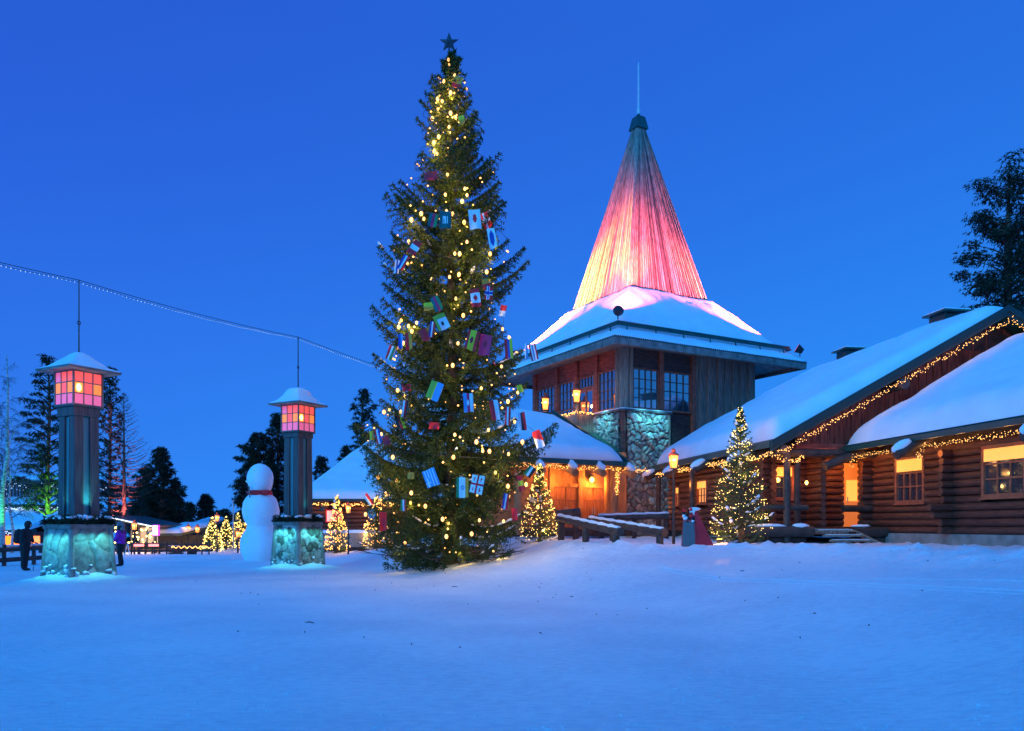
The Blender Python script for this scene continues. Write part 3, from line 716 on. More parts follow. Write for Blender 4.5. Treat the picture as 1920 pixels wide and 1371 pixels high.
# double doors of upright planks
for (a0,a1) in ((-4.3,-3.62),(-3.60,-2.98),(-2.72,-2.10),(-2.08,-1.45)):
    b = MB(T); n_ = 4
    for i in range(n_): b.box(a0+(a1-a0)*i/n_+.006,a0+(a1-a0)*(i+1)/n_-.006,-.44+.006*(i%2),-.36,1.5,2.75)
    b.box(a0+.006,a1-.006,-.46,-.36,2.76,3.34); d_ = b.build('door','door_wood',hall)
    b = MB(T); xx = a1-.06 if (a0<-4 or -2.8<a0<-2.2) else a0+.06; b.cyl((xx,-.50,2.1),(xx,-.50,2.45),.018,n=6); b.build('handle','steel',d_)
b = MB(T)
for u in (-4.42,-2.85): b.box(u-.12,u+.12,-.55,-.36,1.4,4.5)
b.box(-4.3,-2.97,-.53,-.44,3.35,3.52); b.box(-2.73,-1.5,-.53,-.44,3.35,3.52); b.build('door_frame','warm_wood',hall)
b = MB(T)                                  # carved tracery board right of the doors
random.seed(5)
for i in range(26): 
    z_ = 1.7+random.random()*2.1; b.box(-1.42+random.random()*.3,-1.30+random.random()*.3,-.47,-.41,z_,z_+random.uniform(.04,.16))
b.build('carved_panel','dark_log',hall)
for (u,v,r_) in ((-1.75,-1.2,.19),(-2.25,-2.35,.17),(-7.2,-2.35,.17)):
    b = MB(T); b.cyl((u,v,1.2),(u,v,4.15),r_,n=12); b.build('column','warm_wood',hall)
b = MB(T); b.cyl((-9.3,-2.3,4.30),(-1.6,-2.3,4.30),.15,n=10); b.build('beam','warm_wood',hall)
for u in (-6.6,-5.0,-3.55,-1.95):
    b = MB(T); b.cyl((u,-.3,4.9),(u,-3.35,3.80),.155,.15,n=12); rf = b.build('rafter','dark_log' if False else 'warm_wood',hall)
    b = MB(T); rr = Matrix.Rotation(R(20),3,'X')
    b.blob((u,-3.12,4.14),.15,.36,.15,10,6,.08,rot=rr); b.blob((u+.02,-3.0,4.26),.10,.22,.12,9,5,.1,rot=rr); b.build('rafter_snow','snow',rf,smooth=True)
b = MB(T); b.box(-9,-1,-2.2,-.4,1.12,1.42); b.build('floor_deck','dark_log',hall)
garland([tl(-9.4,-3.0,4.08),tl(-1.95,-3.0,4.10),tl(1.2,-1.9,4.05)],'garland of warm bulbs under the eave of the entrance hall',per_m=36,spread=.05,r=.017,glow=(7,WARM,2.6,(0,.45,-.1)))
garland([tl(-2.25,-2.56,4.1),tl(-2.28,-2.56,2.95)],'short garland hanging down the front of a lit log column',per_m=80,spread=.05,r=.018)
q = thing('wall_lamp', tl(-2.3,-.6,3.75), 'glowing yellow lamp above the entrance hall doors', 'lamp')
b = MB(); b.blob(tl(-2.3,-.66,3.72),.11,.11,.13,10,6,0); b.build('bulb','lamp_core',q,smooth=True); b = MB(); b.cyl(tl(-2.3,-.56,3.85),tl(-2.3,-.66,3.85),.14,n=10); b.build('shade','black_metal',q)
light('wall_lamp_light','POINT',tl(-2.3,-1.0,3.55),130,(1,.34,.05),.1)
light('wall_lamp_light','POINT',tl(-4.4,-1.1,3.6),80,(1,.30,.04),.1)
light('wall_lamp_light','POINT',tl(-1.0,-1.6,3.6),20,(1,.28,.05),.1)
light('wall_lamp_light','POINT',tl(.9,-1.7,2.6),14,(1,.25,.06),.1)
# ================================================================== LOG HOUSE on the right
G = frame(8.48, 26.0, .987, .162)            # u along the gable, v into the depth
def gl(u,v,z): return G @ Vector((u,v,z))
hq = G @ Vector((8.5,4,0))
house = thing('log_house', Vector((hq.x,hq.y,1.15)), 'dark log house with big snow covered gable roof, porch and lit windows', 'house')
RS = .55                                      # roof slope
def rz(u): return 4.20+RS*u
RU = 8.53; LV = 11.6
# main roof: two slabs, snow on top
b = MB(G)
b.prism([(0,0,rz(0)),(RU,0,rz(RU)),(RU,0,rz(RU)+.16),(0,0,rz(0)+.16)],(0,LV,0)); b.build('roof','green_metal',house)
b = MB(G); b.prism([(RU+.002,0,rz(RU)),(2*RU,0,rz(0)),(2*RU,0,rz(0)+.16),(RU+.002,0,rz(RU)+.16)],(0,LV,0)); b.build('roof','green_metal',house)
# one continuous snow blanket across the ridge
def ridge_snow(name, M, v0, v1, U, zf, th, parent, seed, rn=.7, nu=90, nv=46, u_off=.12):
    V = []; us = [u_off+(2*U-2*u_off)*(.5-.5*math.cos(math.pi*i/(nu-1))*.55-.5*(1-2*i/(nu-1))*.45) for i in range(nu)]
    for j in range(nv):
        t = j/(nv-1); v = v0+(v1-v0)*(.5-.5*math.cos(math.pi*t)*.6-.5*(1-2*t)*.4)
        for u in us:
            uu = u if u <= U else 2*U-u
            rr = min(uu,U-.9+.0) if False else uu
            # soft ridge
            zr = zf(uu) if uu < U-.9 else zf(U-.9)+(zf(U)-zf(U-.9))*(1-((U-uu)/.9-0)**2*1.0)*.62 + (zf(U)-zf(U-.9))*0
            if uu >= U-.9:
                s_ = (uu-(U-.9))/.9; zr = zf(U-.9)+(zf(U)-zf(U-.9))*(s_-.42*s_*s_)
            k = 1
            for q in ((uu-u_off)/(rn*.5), (v-v0)/rn, (v1-v)/rn):
                if q < 1: k *= math.sqrt(max(0,1-(1-max(0,q))**2))
            p = M @ Vector((u,v,0))
            h = th*k*(1+.16*float(fbm(p.x,p.y,.4,seed,3)))+.035*(k if k<1 else .35)*float(fbm(p.x,p.y,2.6,seed+2,4))
            V.append(M @ Vector((u,v,zr+.165+h)))
    Q = [(j*nu+i,j*nu+i+1,(j+1)*nu+i+1,(j+1)*nu+i) for j in range(nv-1) for i in range(nu-1)]
    b = MB(); b.V = V; b.Fc = Q; b.mi = [0]*len(Q)
    return b.build(name,'snow',parent,smooth=True)
ridge_snow('roof_snow',G,.12,LV-.05,RU,rz,.52,house,3)
# barge boards
b = MB(G)
for (dz0,dz1,y0,y1) in ((-.15,.15,-.07,-.005),(.0,.21,-.13,-.072)):
    b.prism([(-.12,y0,rz(-.12)+dz0),(RU,y0,rz(RU)+dz0),(RU,y0,rz(RU)+dz1),(-.12,y0,rz(-.12)+dz1)],(0,y1-y0,0))
    b.prism([(RU+.001,y0,rz(RU)+dz0),(2*RU+.12,y0,rz(-.12)+dz0),(2*RU+.12,y0,rz(-.12)+dz1),(RU+.001,y0,rz(RU)+dz1)],(0,y1-y0,0))
b.build('barge_board','dark_green',house)
b = MB(G); b.box(-.14,-.03,-.0,LV,4.13,4.34); b.build('eave_board','green_metal',house)
# gable wall of upright red planks
b = MB(G); u = 1.3
while u < 2*RU-1.3:
    wd = random.uniform(.24,.34); u1 = u+wd; zt = min(rz(u),rz(2*RU-u) if u>RU else 99); zt2 = min(rz(u1), rz(2*RU-u1)); dp = random.choice([0,.03])
    b.add([(u+.01,.9-dp,4.36),(u1-.01,.9-dp,4.36),(u1-.01,1.0,4.36),(u+.01,1.0,4.36),(u+.01,.9-dp,zt-.01),(u1-.01,.9-dp,zt2-.01),(u1-.01,1.0,zt2-.01),(u+.01,1.0,zt-.01)],
          [(0,3,2,1),(4,5,6,7),(0,1,5,4),(1,2,6,5),(2,3,7,6),(3,0,4,7)])
    b.box(u1-.02,u1+.02,.9-dp-.03,.9-dp-.001,4.36,min(zt,zt2)-.03); u = u1
b.build('gable_wall','gable_board',house)
b = MB(G); b.box(1.2,2*RU-1.2,.78,.99,4.20,4.355); b.build('gable_sill','red_board',house)
b = MB(G); b.cyl((.2,.55,4.02),(16.5,.55,4.02),.15,n=10); b.build('beam','dark_log',house); b = MB(G); b.cyl((.35,-.1,4.06),(.35,11.4,4.06),.15,n=10); b.build('beam','dark_log',house)
b = MB(G)
for (u,v) in ((3.0,.8),): pass
for uu in (4.6,): b.cyl((uu,.95,rz(uu)-.42),(uu,-.15,rz(uu)-.42),.19,n=12)
b.build('purlin_end','dark_log',house)
b = MB(G)                                      # dark opening with a lamp bracket at the gable's peak
b.prism([(RU-1.6,.86,7.75),(RU+1.6,.86,7.75),(RU+.25,.86,8.6),(RU-.25,.86,8.6)],(0,.03,0)); b.build('gable_panel','dark_log',house)
# log walls -------------------------------------------------
fl = 1.55
b = MB(G)
log_wall(b,(.8,1.7),(2.45,1.7),1.35,4.0,.22,openings=[(.05,.80,2.5,3.7)],ext0=.35,ext1=0)
b.build('wall','log',house)
b = MB(G); log_wall(b,(2.45,1.72),(3.5,1.72),1.35,4.0,.22,ext0=0,ext1=.0); b.build('wall','log',house)
b = MB(G); log_wall(b,(2.15,.75),(2.15,1.6),1.35,4.0,.22,ext0=.1,ext1=0); b.build('wall','log',house)
b = MB(G); log_wall(b,(.8,1.8),(.8,LV-.3),1.35,4.15,.24,openings=[(5.2,6.25,2.5,3.5),(8.3,8.75,2.5,3.35)],ext0=.3,ext1=.2); b.build('wall','log',house)
b = MB(G); log_wall(b,(.8,LV-.5),(7,LV-.5),1.35,4.15,.24); b.build('wall','dark_log',house)
b = MB(G); b.box(.95,16,1.95,LV-.6,1.2,4.4); b.box(1.3,15.7,1.005,1.95,4.1,4.6); b.build('inner_wall','dark_log',house)
window(house,G,.86,1.60,2.5,3.68,1.66,-1,2,3,glass='room_glass',blind=.38,axis='u',fr=.07)
window(house,G,7.0,8.05,2.5,3.5,.72,-1,3,3,glass='lit_window',blind=.35,axis='v',fr=.07)
window(house,G,10.1,10.55,2.5,3.35,.72,-1,2,3,glass='lit_window',blind=.3,axis='v',fr=.06)
# glazed door beside the annex
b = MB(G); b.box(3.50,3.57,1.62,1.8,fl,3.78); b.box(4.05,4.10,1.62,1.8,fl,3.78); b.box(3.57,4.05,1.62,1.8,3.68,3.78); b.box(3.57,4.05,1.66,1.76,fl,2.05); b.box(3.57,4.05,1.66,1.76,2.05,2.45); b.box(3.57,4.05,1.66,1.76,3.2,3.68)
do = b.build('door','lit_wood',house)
b = MB(G); b.box(3.572,4.048,1.70,1.72,2.452,3.198); b.build('pane','blind',do)
b = MB(G); b.cyl((3.62,1.60,2.4),(3.62,1.60,2.6),.02,n=6); b.build('handle','steel',do)
# annex: wing in front with its own roof
AU = 6.4; aoff = 2.86; V0 = -11.5
GA = G @ Matrix.Translation((aoff,0,0))
def az(u): return 4.10+.56*u
b = MB(GA); b.prism([(0,V0,az(0)),(AU,V0,az(AU)),(AU,V0,az(AU)+.13),(0,V0,az(0)+.13)],(0,.88-V0,0)); b.build('roof','green_metal',house)
b = MB(GA); b.prism([(AU+.002,V0,az(AU)),(2*AU,V0,az(0)),(2*AU,V0,az(0)+.13),(AU+.002,V0,az(AU)+.13)],(0,.88-V0,0)); b.build('roof','green_metal',house)
b = MB(GA); b.box(-.06,-.003,V0,.88,az(0)-.03,az(0)+.12); b.build('eave_board','green_metal',house)
b = MB(GA); b.prism([(-.05,.80,az(0)-.35),(1.6,.80,az(1.6)-.05),(1.6,.80,az(1.6)+.45),(-.05,.80,az(0)+.10)],(0,.07,0)); b.build('flashing','dark_green',house)
ridge_snow('roof_snow',GA,V0,.55,AU,az,.52,house,8,rn=.85,nu=70,nv=60,u_off=.05)
wu = 4.1
wins = [(-1.88,-.44,2.30,3.80),(-6.35,-4.32,2.36,3.80)]
b = MB(G)
log_wall(b,(wu,1.6),(wu,-3.05),1.34,3.75,.225,openings=[(1.6-w_[1],1.6-w_[0],w_[2],w_[3]) for w_ in wins[:1]],ext0=.0,ext1=.1)
b.build('wall','log',house)
b = MB(G)
log_wall(b,(wu-.05,-3.2),(wu-.05,-11.3),1.34,3.75,.225,openings=[(-3.2-wins[1][1],-3.2-wins[1][0],wins[1][2],wins[1][3])],ext0=.15,ext1=0)
b.build('wall','log',house)
b = MB(G); b.cyl((wu-.02,1.6,3.90),(wu-.02,-11.3,3.90),.15,n=12); b.build('beam','log',house)
for (vv,lo) in ((.86,0),(-3.12,1)):           # ends of the cross walls
    b = MB(G)
    z = 1.34+.11
    while z < 3.9:
        r_ = .112*random.uniform(.95,1.05)
        ex = random.uniform(.42,.50)
        if lo and z < 2.25: ex = .75 if z > 1.75 else .5
        if lo and 2.25 > z > 2.0: ex = .85
        b.cyl((wu+.1,vv,z),(wu-ex,vv,z),r_,n=10); z += .225
    b.build('wall','log',house)
b = MB(G); b.cyl((wu+.1,.80,2.17),(wu-1.15,.80,2.17),.12,n=10); b.build('rail','dark_log',house)
b = MB(G); b.box(wu+.12,15.5,V0,.85,1.2,4.3); b.build('inner_wall','dark_log',house)
b = MB(G); b.box(wu-.12,wu+.3,-11.3,1.0,.9,1.34); b.build('foundation','concrete',house)
b = MB(G); b.prism([(wu,.90,4.1),(wu+5.4,.90,4.1),(wu+5.4,.90,6.9)],(0,.05,0)); b.build('inner_wall','gable_board',house)
window(house,G,wins[0][0],wins[0][1],wins[0][2],wins[0][3],wu-.04,-1,4,3,glass='room_glass',blind=.48,axis='v',fr=.10,bars='window_wood',bar=.045)
window(house,G,wins[1][0],wins[1][1],wins[1][2],wins[1][3],wu-.09,-1,4,3,glass='room_glass',blind=.44,axis='v',fr=.10,bars='window_wood',bar=.045)
b = MB(G); b.prism([(aoff+.3,V0+.5,4.25),(aoff+2*AU-.3,V0+.5,4.25),(aoff+AU,V0+.5,7.45)],(0,.1,0)); b.build('gable_wall','gable_board',house)
b = MB(G); b.prism([(1.0,LV-.6,4.4),(2*RU-1.0,LV-.6,4.4),(RU,LV-.6,8.7)],(0,.1,0)); b.build('gable_wall','gable_board',house)
# porch: posts, deck, base logs, steps, railing
for (u,v) in ((.50,.05),(1.25,.75)):
    b = MB(G); b.cyl((u,v,.9),(u,v,4.0),.115,.105,n=12); b.build('post','dark_log',house)
b = MB(G); b.cyl((-.0,10.9,1.0),(.0,10.9,4.0),.12,n=10); b.build('post','dark_log',house)
b = MB(G); b.cyl((.3,7.6,1.0),(.3,7.6,4.0),.12,n=10); b.build('post','dark_log',house)
b = MB(G); b.box(-.2,4.0,.2,1.65,1.30,1.50); b.build('porch_deck','grey_board',house)
for (u0_,u1_,v_,z_,r_) in ((-.9,1.2,.28,1.15,.18),(2.75,4.2,-.02,1.38,.17),(2.9,4.4,.15,1.1,.17),(-1.1,1.35,-.02,1.40,.18)):
    b = MB(G); b.cyl((u0_,v_,z_),(u1_,v_,z_),r_,n=14); pb = b.build('base_log','dark_log',house)
for (u_,l_,w_,h_) in ((-.2,.75,.12,.07),(.95,.3,.14,.09),(3.1,.35,.1,.05)): b = MB(G); b.blob((u_,-.02,1.58),l_,w_,h_,11,5,.18); b.build('snow_cap','snow',house,smooth=True)
b = MB(G)
for i in range(4): b.box(1.45+.07*i,2.72+.12*i,-.35-.28*i,-.05-.28*i,1.44-.155*i-.05,1.44-.155*i)
b.prism([(2.74,.0,1.50),(2.74,.0,1.35),(3.25,-1.3,.75),(3.25,-1.3,.90)],(.05,0,0)); st = b.build('steps','grey_board',house)
b = MB(G)
for i in range(4): b.box(1.50+.07*i,2.60+.12*i,-.33-.28*i,-.09-.28*i,1.442-.155*i,1.465-.155*i)
b.build('snow_cap','snow',st,bevel=.01)
b = MB(G); b.cyl((-.9,.1,2.18),(1.25,.1,2.18),.09,n=10); b.build('rail','dark_log',house)
# roof timbers sticking out under the eaves, each with its own snow
def eave_log(u,v,z,ln=1.0,tilt=.52,fr=G,sn=1.0):
    b = MB(fr); b.cyl((u+ln,v,z+tilt*ln),(u,v,z),.16,.155,n=12); o_ = b.build('rafter','dark_log',house)
    b = MB(fr); rr = Matrix.Rotation(-math.atan(tilt),3,'Y')
    b.blob((u+.18,v,z+.27),.36,.15*sn,.15*sn,10,6,.06,rot=rr); b.box(u+.02,u+.10,v-.10,v+.10,z+.13,z+.24); b.build('rafter_snow','snow',o_,smooth=True)
for v in (1.9,5.2,8.3,11.0): eave_log(-.62,v,3.72,1.2)
for v in (-2.95,-7.7): eave_log(aoff-.55,v,3.66,1.3)
b = MB(G); b.cyl((aoff+.5,.35,4.1),(aoff-.85,.35,3.55),.15,n=12); b.build('rafter','dark_log',house)
# chimneys along the ridge
for (v,s_,w_) in ((2.9,1.0,.55),(9.3,1.0,.5)):
    zz = rz(RU)
    b = MB(G); b.box(RU-w_*.8,RU+w_*.8,v-w_*.8,v+w_*.8,zz-.4,zz+.58); ch = b.build('chimney','dark_green',house)
    b = MB(G); b.box(RU-w_*1.1,RU+w_*1.1,v-w_*1.15,v+w_*1.15,zz+.64,zz+.70)
    for sx in (-1,1):
        for sy in (-1,1): b.box(RU+sx*w_*.7-.03,RU+sx*w_*.7+.03,v+sy*w_*.7-.03,v+sy*w_*.7+.03,zz+.58,zz+.64)
    b.build('cowl','green_metal',ch)
    b = MB(G); b.box(RU-w_*1.0,RU+w_*1.0,v-w_*1.05,v+w_*1.05,zz+.701,zz+.77); b.build('snow_cap','snow',ch,bevel=.04)
# ground-level things by the porch
def gr(p): return [gl(*q) for q in p]
GLO = lambda e, st_, off: (e, WARM, st_, off)
garland(gr([(.02,-.17,rz(0)-.28),(RU,-.17,rz(RU)-.28),(2*RU,-.17,rz(0)-.28)]),'long garland of warm bulbs following the big gable edge',per_m=34,spread=.045,r=.014,glow=(2.4,WARM,.9,(0,-.10,-.12)))
garland(gr([(-.10,-.1,3.98),(-.35,.9,3.80)]),'short garland turning the porch roof corner',per_m=46,spread=.04,r=.014)
garland(gr([(-.1,.0,3.92),(.45,-.05,3.70),(.9,.1,3.72),(1.35,.6,3.98)]),'garland of warm bulbs looping between the two porch posts',per_m=46,spread=.04,r=.014,glow=(3,WARM,2.,(0,-.2,-.1)))
garland(gr([(1.45,.70,4.10),(3.05,.70,4.02),(3.3,.6,3.80)]),'garland of warm bulbs under the red planks of the gable',per_m=40,spread=.045,r=.014,glow=(5,WARM,1.5,(0,.4,-.25)))
garland(gr([(aoff+.1,.35,3.55),(aoff+.1,.25,3.90),(aoff+.1,-2.9,3.92),(aoff+.2,-2.95,3.55),(aoff+.1,-3.3,3.92),(aoff+.1,-8.5,3.92)]),'garland of warm bulbs under the eave above the two big windows',per_m=38,spread=.035,r=.011,glow=(6,WARM,1.6,(.45,0,.0)))
garland(gr([(-.12,1.6,3.94),(-.12,11.5,3.94)]),'garland of warm bulbs under the long eave behind the lit fir',per_m=32,spread=.05,r=.016,glow=(5,WARM,2.2,(.4,0,-.05)))
light('porch_light','POINT',gl(2.9,.9,3.7),45,(1,.30,.05),.1)
light('porch_light','POINT',gl(1.3,1.2,3.2),18,(1,.32,.05),.08)
light('room_light','POINT',gl(.1,7.6,3.3),22,(1,.33,.06),.1)
q = thing('wall_lamp', gl(1.78,1.1,3.05), 'small yellow lamp glowing between the porch posts', 'lamp'); b = MB(); b.blob(gl(1.78,1.1,3.05),.055,.055,.075,8,5,0); b.build('bulb','lamp_core',q,smooth=True); b = MB(); b.cyl(gl(1.78,1.3,3.12),gl(1.78,1.12,3.12),.015,n=5); b.build('bracket','black_metal',q)

# ================================================================== log rails in front of the hall
def rail(p0,p1,r0,r1,posts,label):
    q = thing('log_rail', Vector(((p0[0]+p1[0])/2,(p0[1]+p1[1])/2,1)), label, 'log rail', 'log rails in front of the entrance hall')
    b = MB(); b.cyl(p0,p1,r0,r1,n=16); b.build('beam','dark_log',q)
    p0, p1 = Vector(p0), Vector(p1); rng_ = 26; pts = [p0.lerp(p1,.02+.95*i/rng_)+Vector((0,0,r0*.93)) for i in range(rng_+1)]
    b = MB(); b.tube(pts,[.085*(1+.22*math.sin(i*1.7)+.15*math.sin(i*3.1)) for i in range(rng_+1)],8)
    for i in range(len(b.V)): b.V[i].z = b.V[i].z*.75+ (p0.lerp(p1,(b.V[i]-p0).dot(p1-p0)/(p1-p0).length_squared).z+r0*.93)*.25
    b.build('snow_cap','snow',q,smooth=True)
    for t in posts:
        p = p0.lerp(p1,t); b = MB(); b.cyl((p.x,p.y,gz(p.x,p.y)-.3),(p.x,p.y,p.z-r0*.6),.12,n=12); b.build('post','dark_log',q)
rail(P(1046,972,28.5),P(1164,998,24.6),.125,.13,(.06,.48,.93),'nearer of two sloping log rails, its cut end facing the plaza')
rail(P(1104,975,29.5),P(1247,999,25.6),.12,.13,(.35,.94),'second sloping log rail, its cut end beside the lamp post')
q = thing('log_fence', P(1190,970,33), 'dark horizontal log fence in front of the stone wall', 'fence')
b = MB(); b.cyl(P(1120,972,33.5),P(1256,968,33.0),.11,n=10); b.build('rail','dark_log',q)
b = MB(); b.tube([P(1122,965.5,33.5).lerp(P(1254,961.5,33.0),i/14)+Vector((0,0,.01*math.sin(i*2))) for i in range(15)],.05,6); b.build('snow_cap','snow',q,smooth=True)
for px in (1128,1190,1250): 
    p = P(px,985,33.2); b = MB(); b.cyl((p.x,p.y+.1,1),(p.x,p.y+.1,1.9),.1,n=8); b.build('post','dark_log',q)
q = thing('log_bench', P(1060,985,31), 'dark log bench with stacked timber under it beside the lit fir', 'bench')
b = MB(); b.cyl(P(1042,966,31.5),P(1088,962,31.5),.2,n=10); b.build('seat','dark_log',q)
for px in (1046,1080): 
    p = P(px,985,31.5); b = MB(); b.cyl((p.x,p.y,1.0),(p.x,p.y,1.9),.13,n=8); b.build('leg','dark_log',q)

# lamp post by the rails
def lamp_post(name, loc, h, label, group, s=1.0, e=30):
    q = thing(name, loc, label, 'street lamp', group)
    b = MB(); x,y,z = loc
    b.cyl((x,y,z-.2),(x,y,z+.9),.062*s,.055*s,n=10); b.cyl((x,y,z+.9),(x,y,z+h),.045*s,.036*s,n=10); b.cyl((x,y,z+.88),(x,y,z+.95),.075*s,n=10); b.build('pole','black_metal',q)
    lantern_parts(q, h, s)
    light('street_lamp_light','POINT',(x-.3,y-.32,z+h+.3),e,AMBER,.08)
    return q
p = P(1263,1009,26.5)
lamp_post('street_lamp',(p.x,p.y,gz(p.x,p.y)-.02),2.5,'slim black street lamp with amber lantern behind the log rail ends','street lamps with amber lanterns',.86,75)
p = P(653,1028,38)
lamp_post('street_lamp',(p.x,p.y,gz(p.x,p.y)),1.95,'slim street lamp with amber lantern between the snowman pillar and the big spruce','street lamps with amber lanterns',.72,30)

# folding board with a red cloak and decorations on it
bp_ = P(1300,1015,24.6); bx_, by_ = bp_.x, bp_.y; bz_ = gz(bx_,by_)
q = thing('folding_board_sign', (bx_,by_,bz_), 'red folding board sign with blank grey panel, decorations and snow on top', 'sign')
SM = Matrix.Translation((bx_,by_,bz_-.05)) @ Matrix.Rotation(R(-14),4,'Z')
b = MB(SM); b.add([(-.36,-.32,0),(.10,-.30,0),(.06,-.02,1.05),(-.30,-.04,.95),(-.36,-.28,0),(.10,-.26,0),(.06,.02,1.05),(-.30,0,.95)],[(0,1,2,3),(7,6,5,4),(0,4,5,1),(1,5,6,2),(2,6,7,3),(3,7,4,0)]); b.build('front_board','red_paint',q)
b = MB(SM); b.add([(-.33,-.335,.05),(.055,-.315,.05),(.035,-.125,.80),(-.30,-.135,.80),(-.33,-.322,.05),(.055,-.302,.05),(.035,-.110,.80),(-.30,-.120,.80)],[(0,1,2,3),(0,4,5,1),(1,5,6,2),(2,6,7,3),(3,7,4,0)]); b.build('panel','grey_panel',q)
b = MB(SM)                                    # red cloth hanging in a wedge to the right
rows = []
for j in range(9):
    t = j/8; row = []
    for i in range(7):
        s_ = i/6; x = .04+(.07+.50*t)*s_; y = -.05-.22*t+.25*s_*t+.02*math.sin(s_*16)*t; row.append((x,y,1.12-1.06*t))
    rows.append(row)
b.grid(rows); rows2 = [[(p_[0],p_[1]+.03,p_[2]) for p_ in row] for row in rows]; b.grid([r_[::-1] for r_ in rows2]); b.build('red_cloth','red_cloth',q,smooth=True)
b = MB(SM); random.seed(3)
for i in range(26):
    b.blob((-.30+random.random()*.36,-.12+random.random()*.12,.74+random.random()*.42),.055,.05,.05,7,4,.3,mi=random.choice([0,1,1,2]))
b.build('decoration',['red_cloth','black_cloth','branch_snow'],q,smooth=True)
b = MB(SM); b.blob((.04,-.04,1.17),.17,.09,.06,9,5,.2); b.build('snow_cap','snow',q,smooth=True)
# ================================================================== foliage generators
def needle_tris(Pn, Dn, length, width, per, spread, r=rng):
    """Pn (n,3) points on twigs, Dn (n,3) twig directions -> slim triangles (needles / needle clusters)"""
    n = len(Pn); Pn = np.repeat(Pn, per, 0)+0; Dn = np.repeat(Dn, per, 0)
    off = r.normal(0,1,(n*per,3)); off -= (off*Dn).sum(1,keepdims=True)*Dn; off /= np.linalg.norm(off,axis=1,keepdims=True)+1e-9
    L = length*r.uniform(.6,1.25,(n*per,1))
    d = Dn*(1-spread)+off*spread; d /= np.linalg.norm(d,axis=1,keepdims=True)
    s = np.cross(d, r.normal(0,1,(n*per,3))); s /= np.linalg.norm(s,axis=1,keepdims=True)+1e-9
    W = width*r.uniform(.7,1.3,(n*per,1))
    A_ = Pn-s*W/2; B_ = Pn+s*W/2; C_ = Pn+d*L
    V = np.stack([A_,B_,C_],1).reshape(-1,3)
    return V
def tri_obj(name, V, m, parent):
    return np_mesh(name, V, np.arange(len(V)).reshape(-1,3), m, parent)
def _q(name, z, wl, wr, H): pass
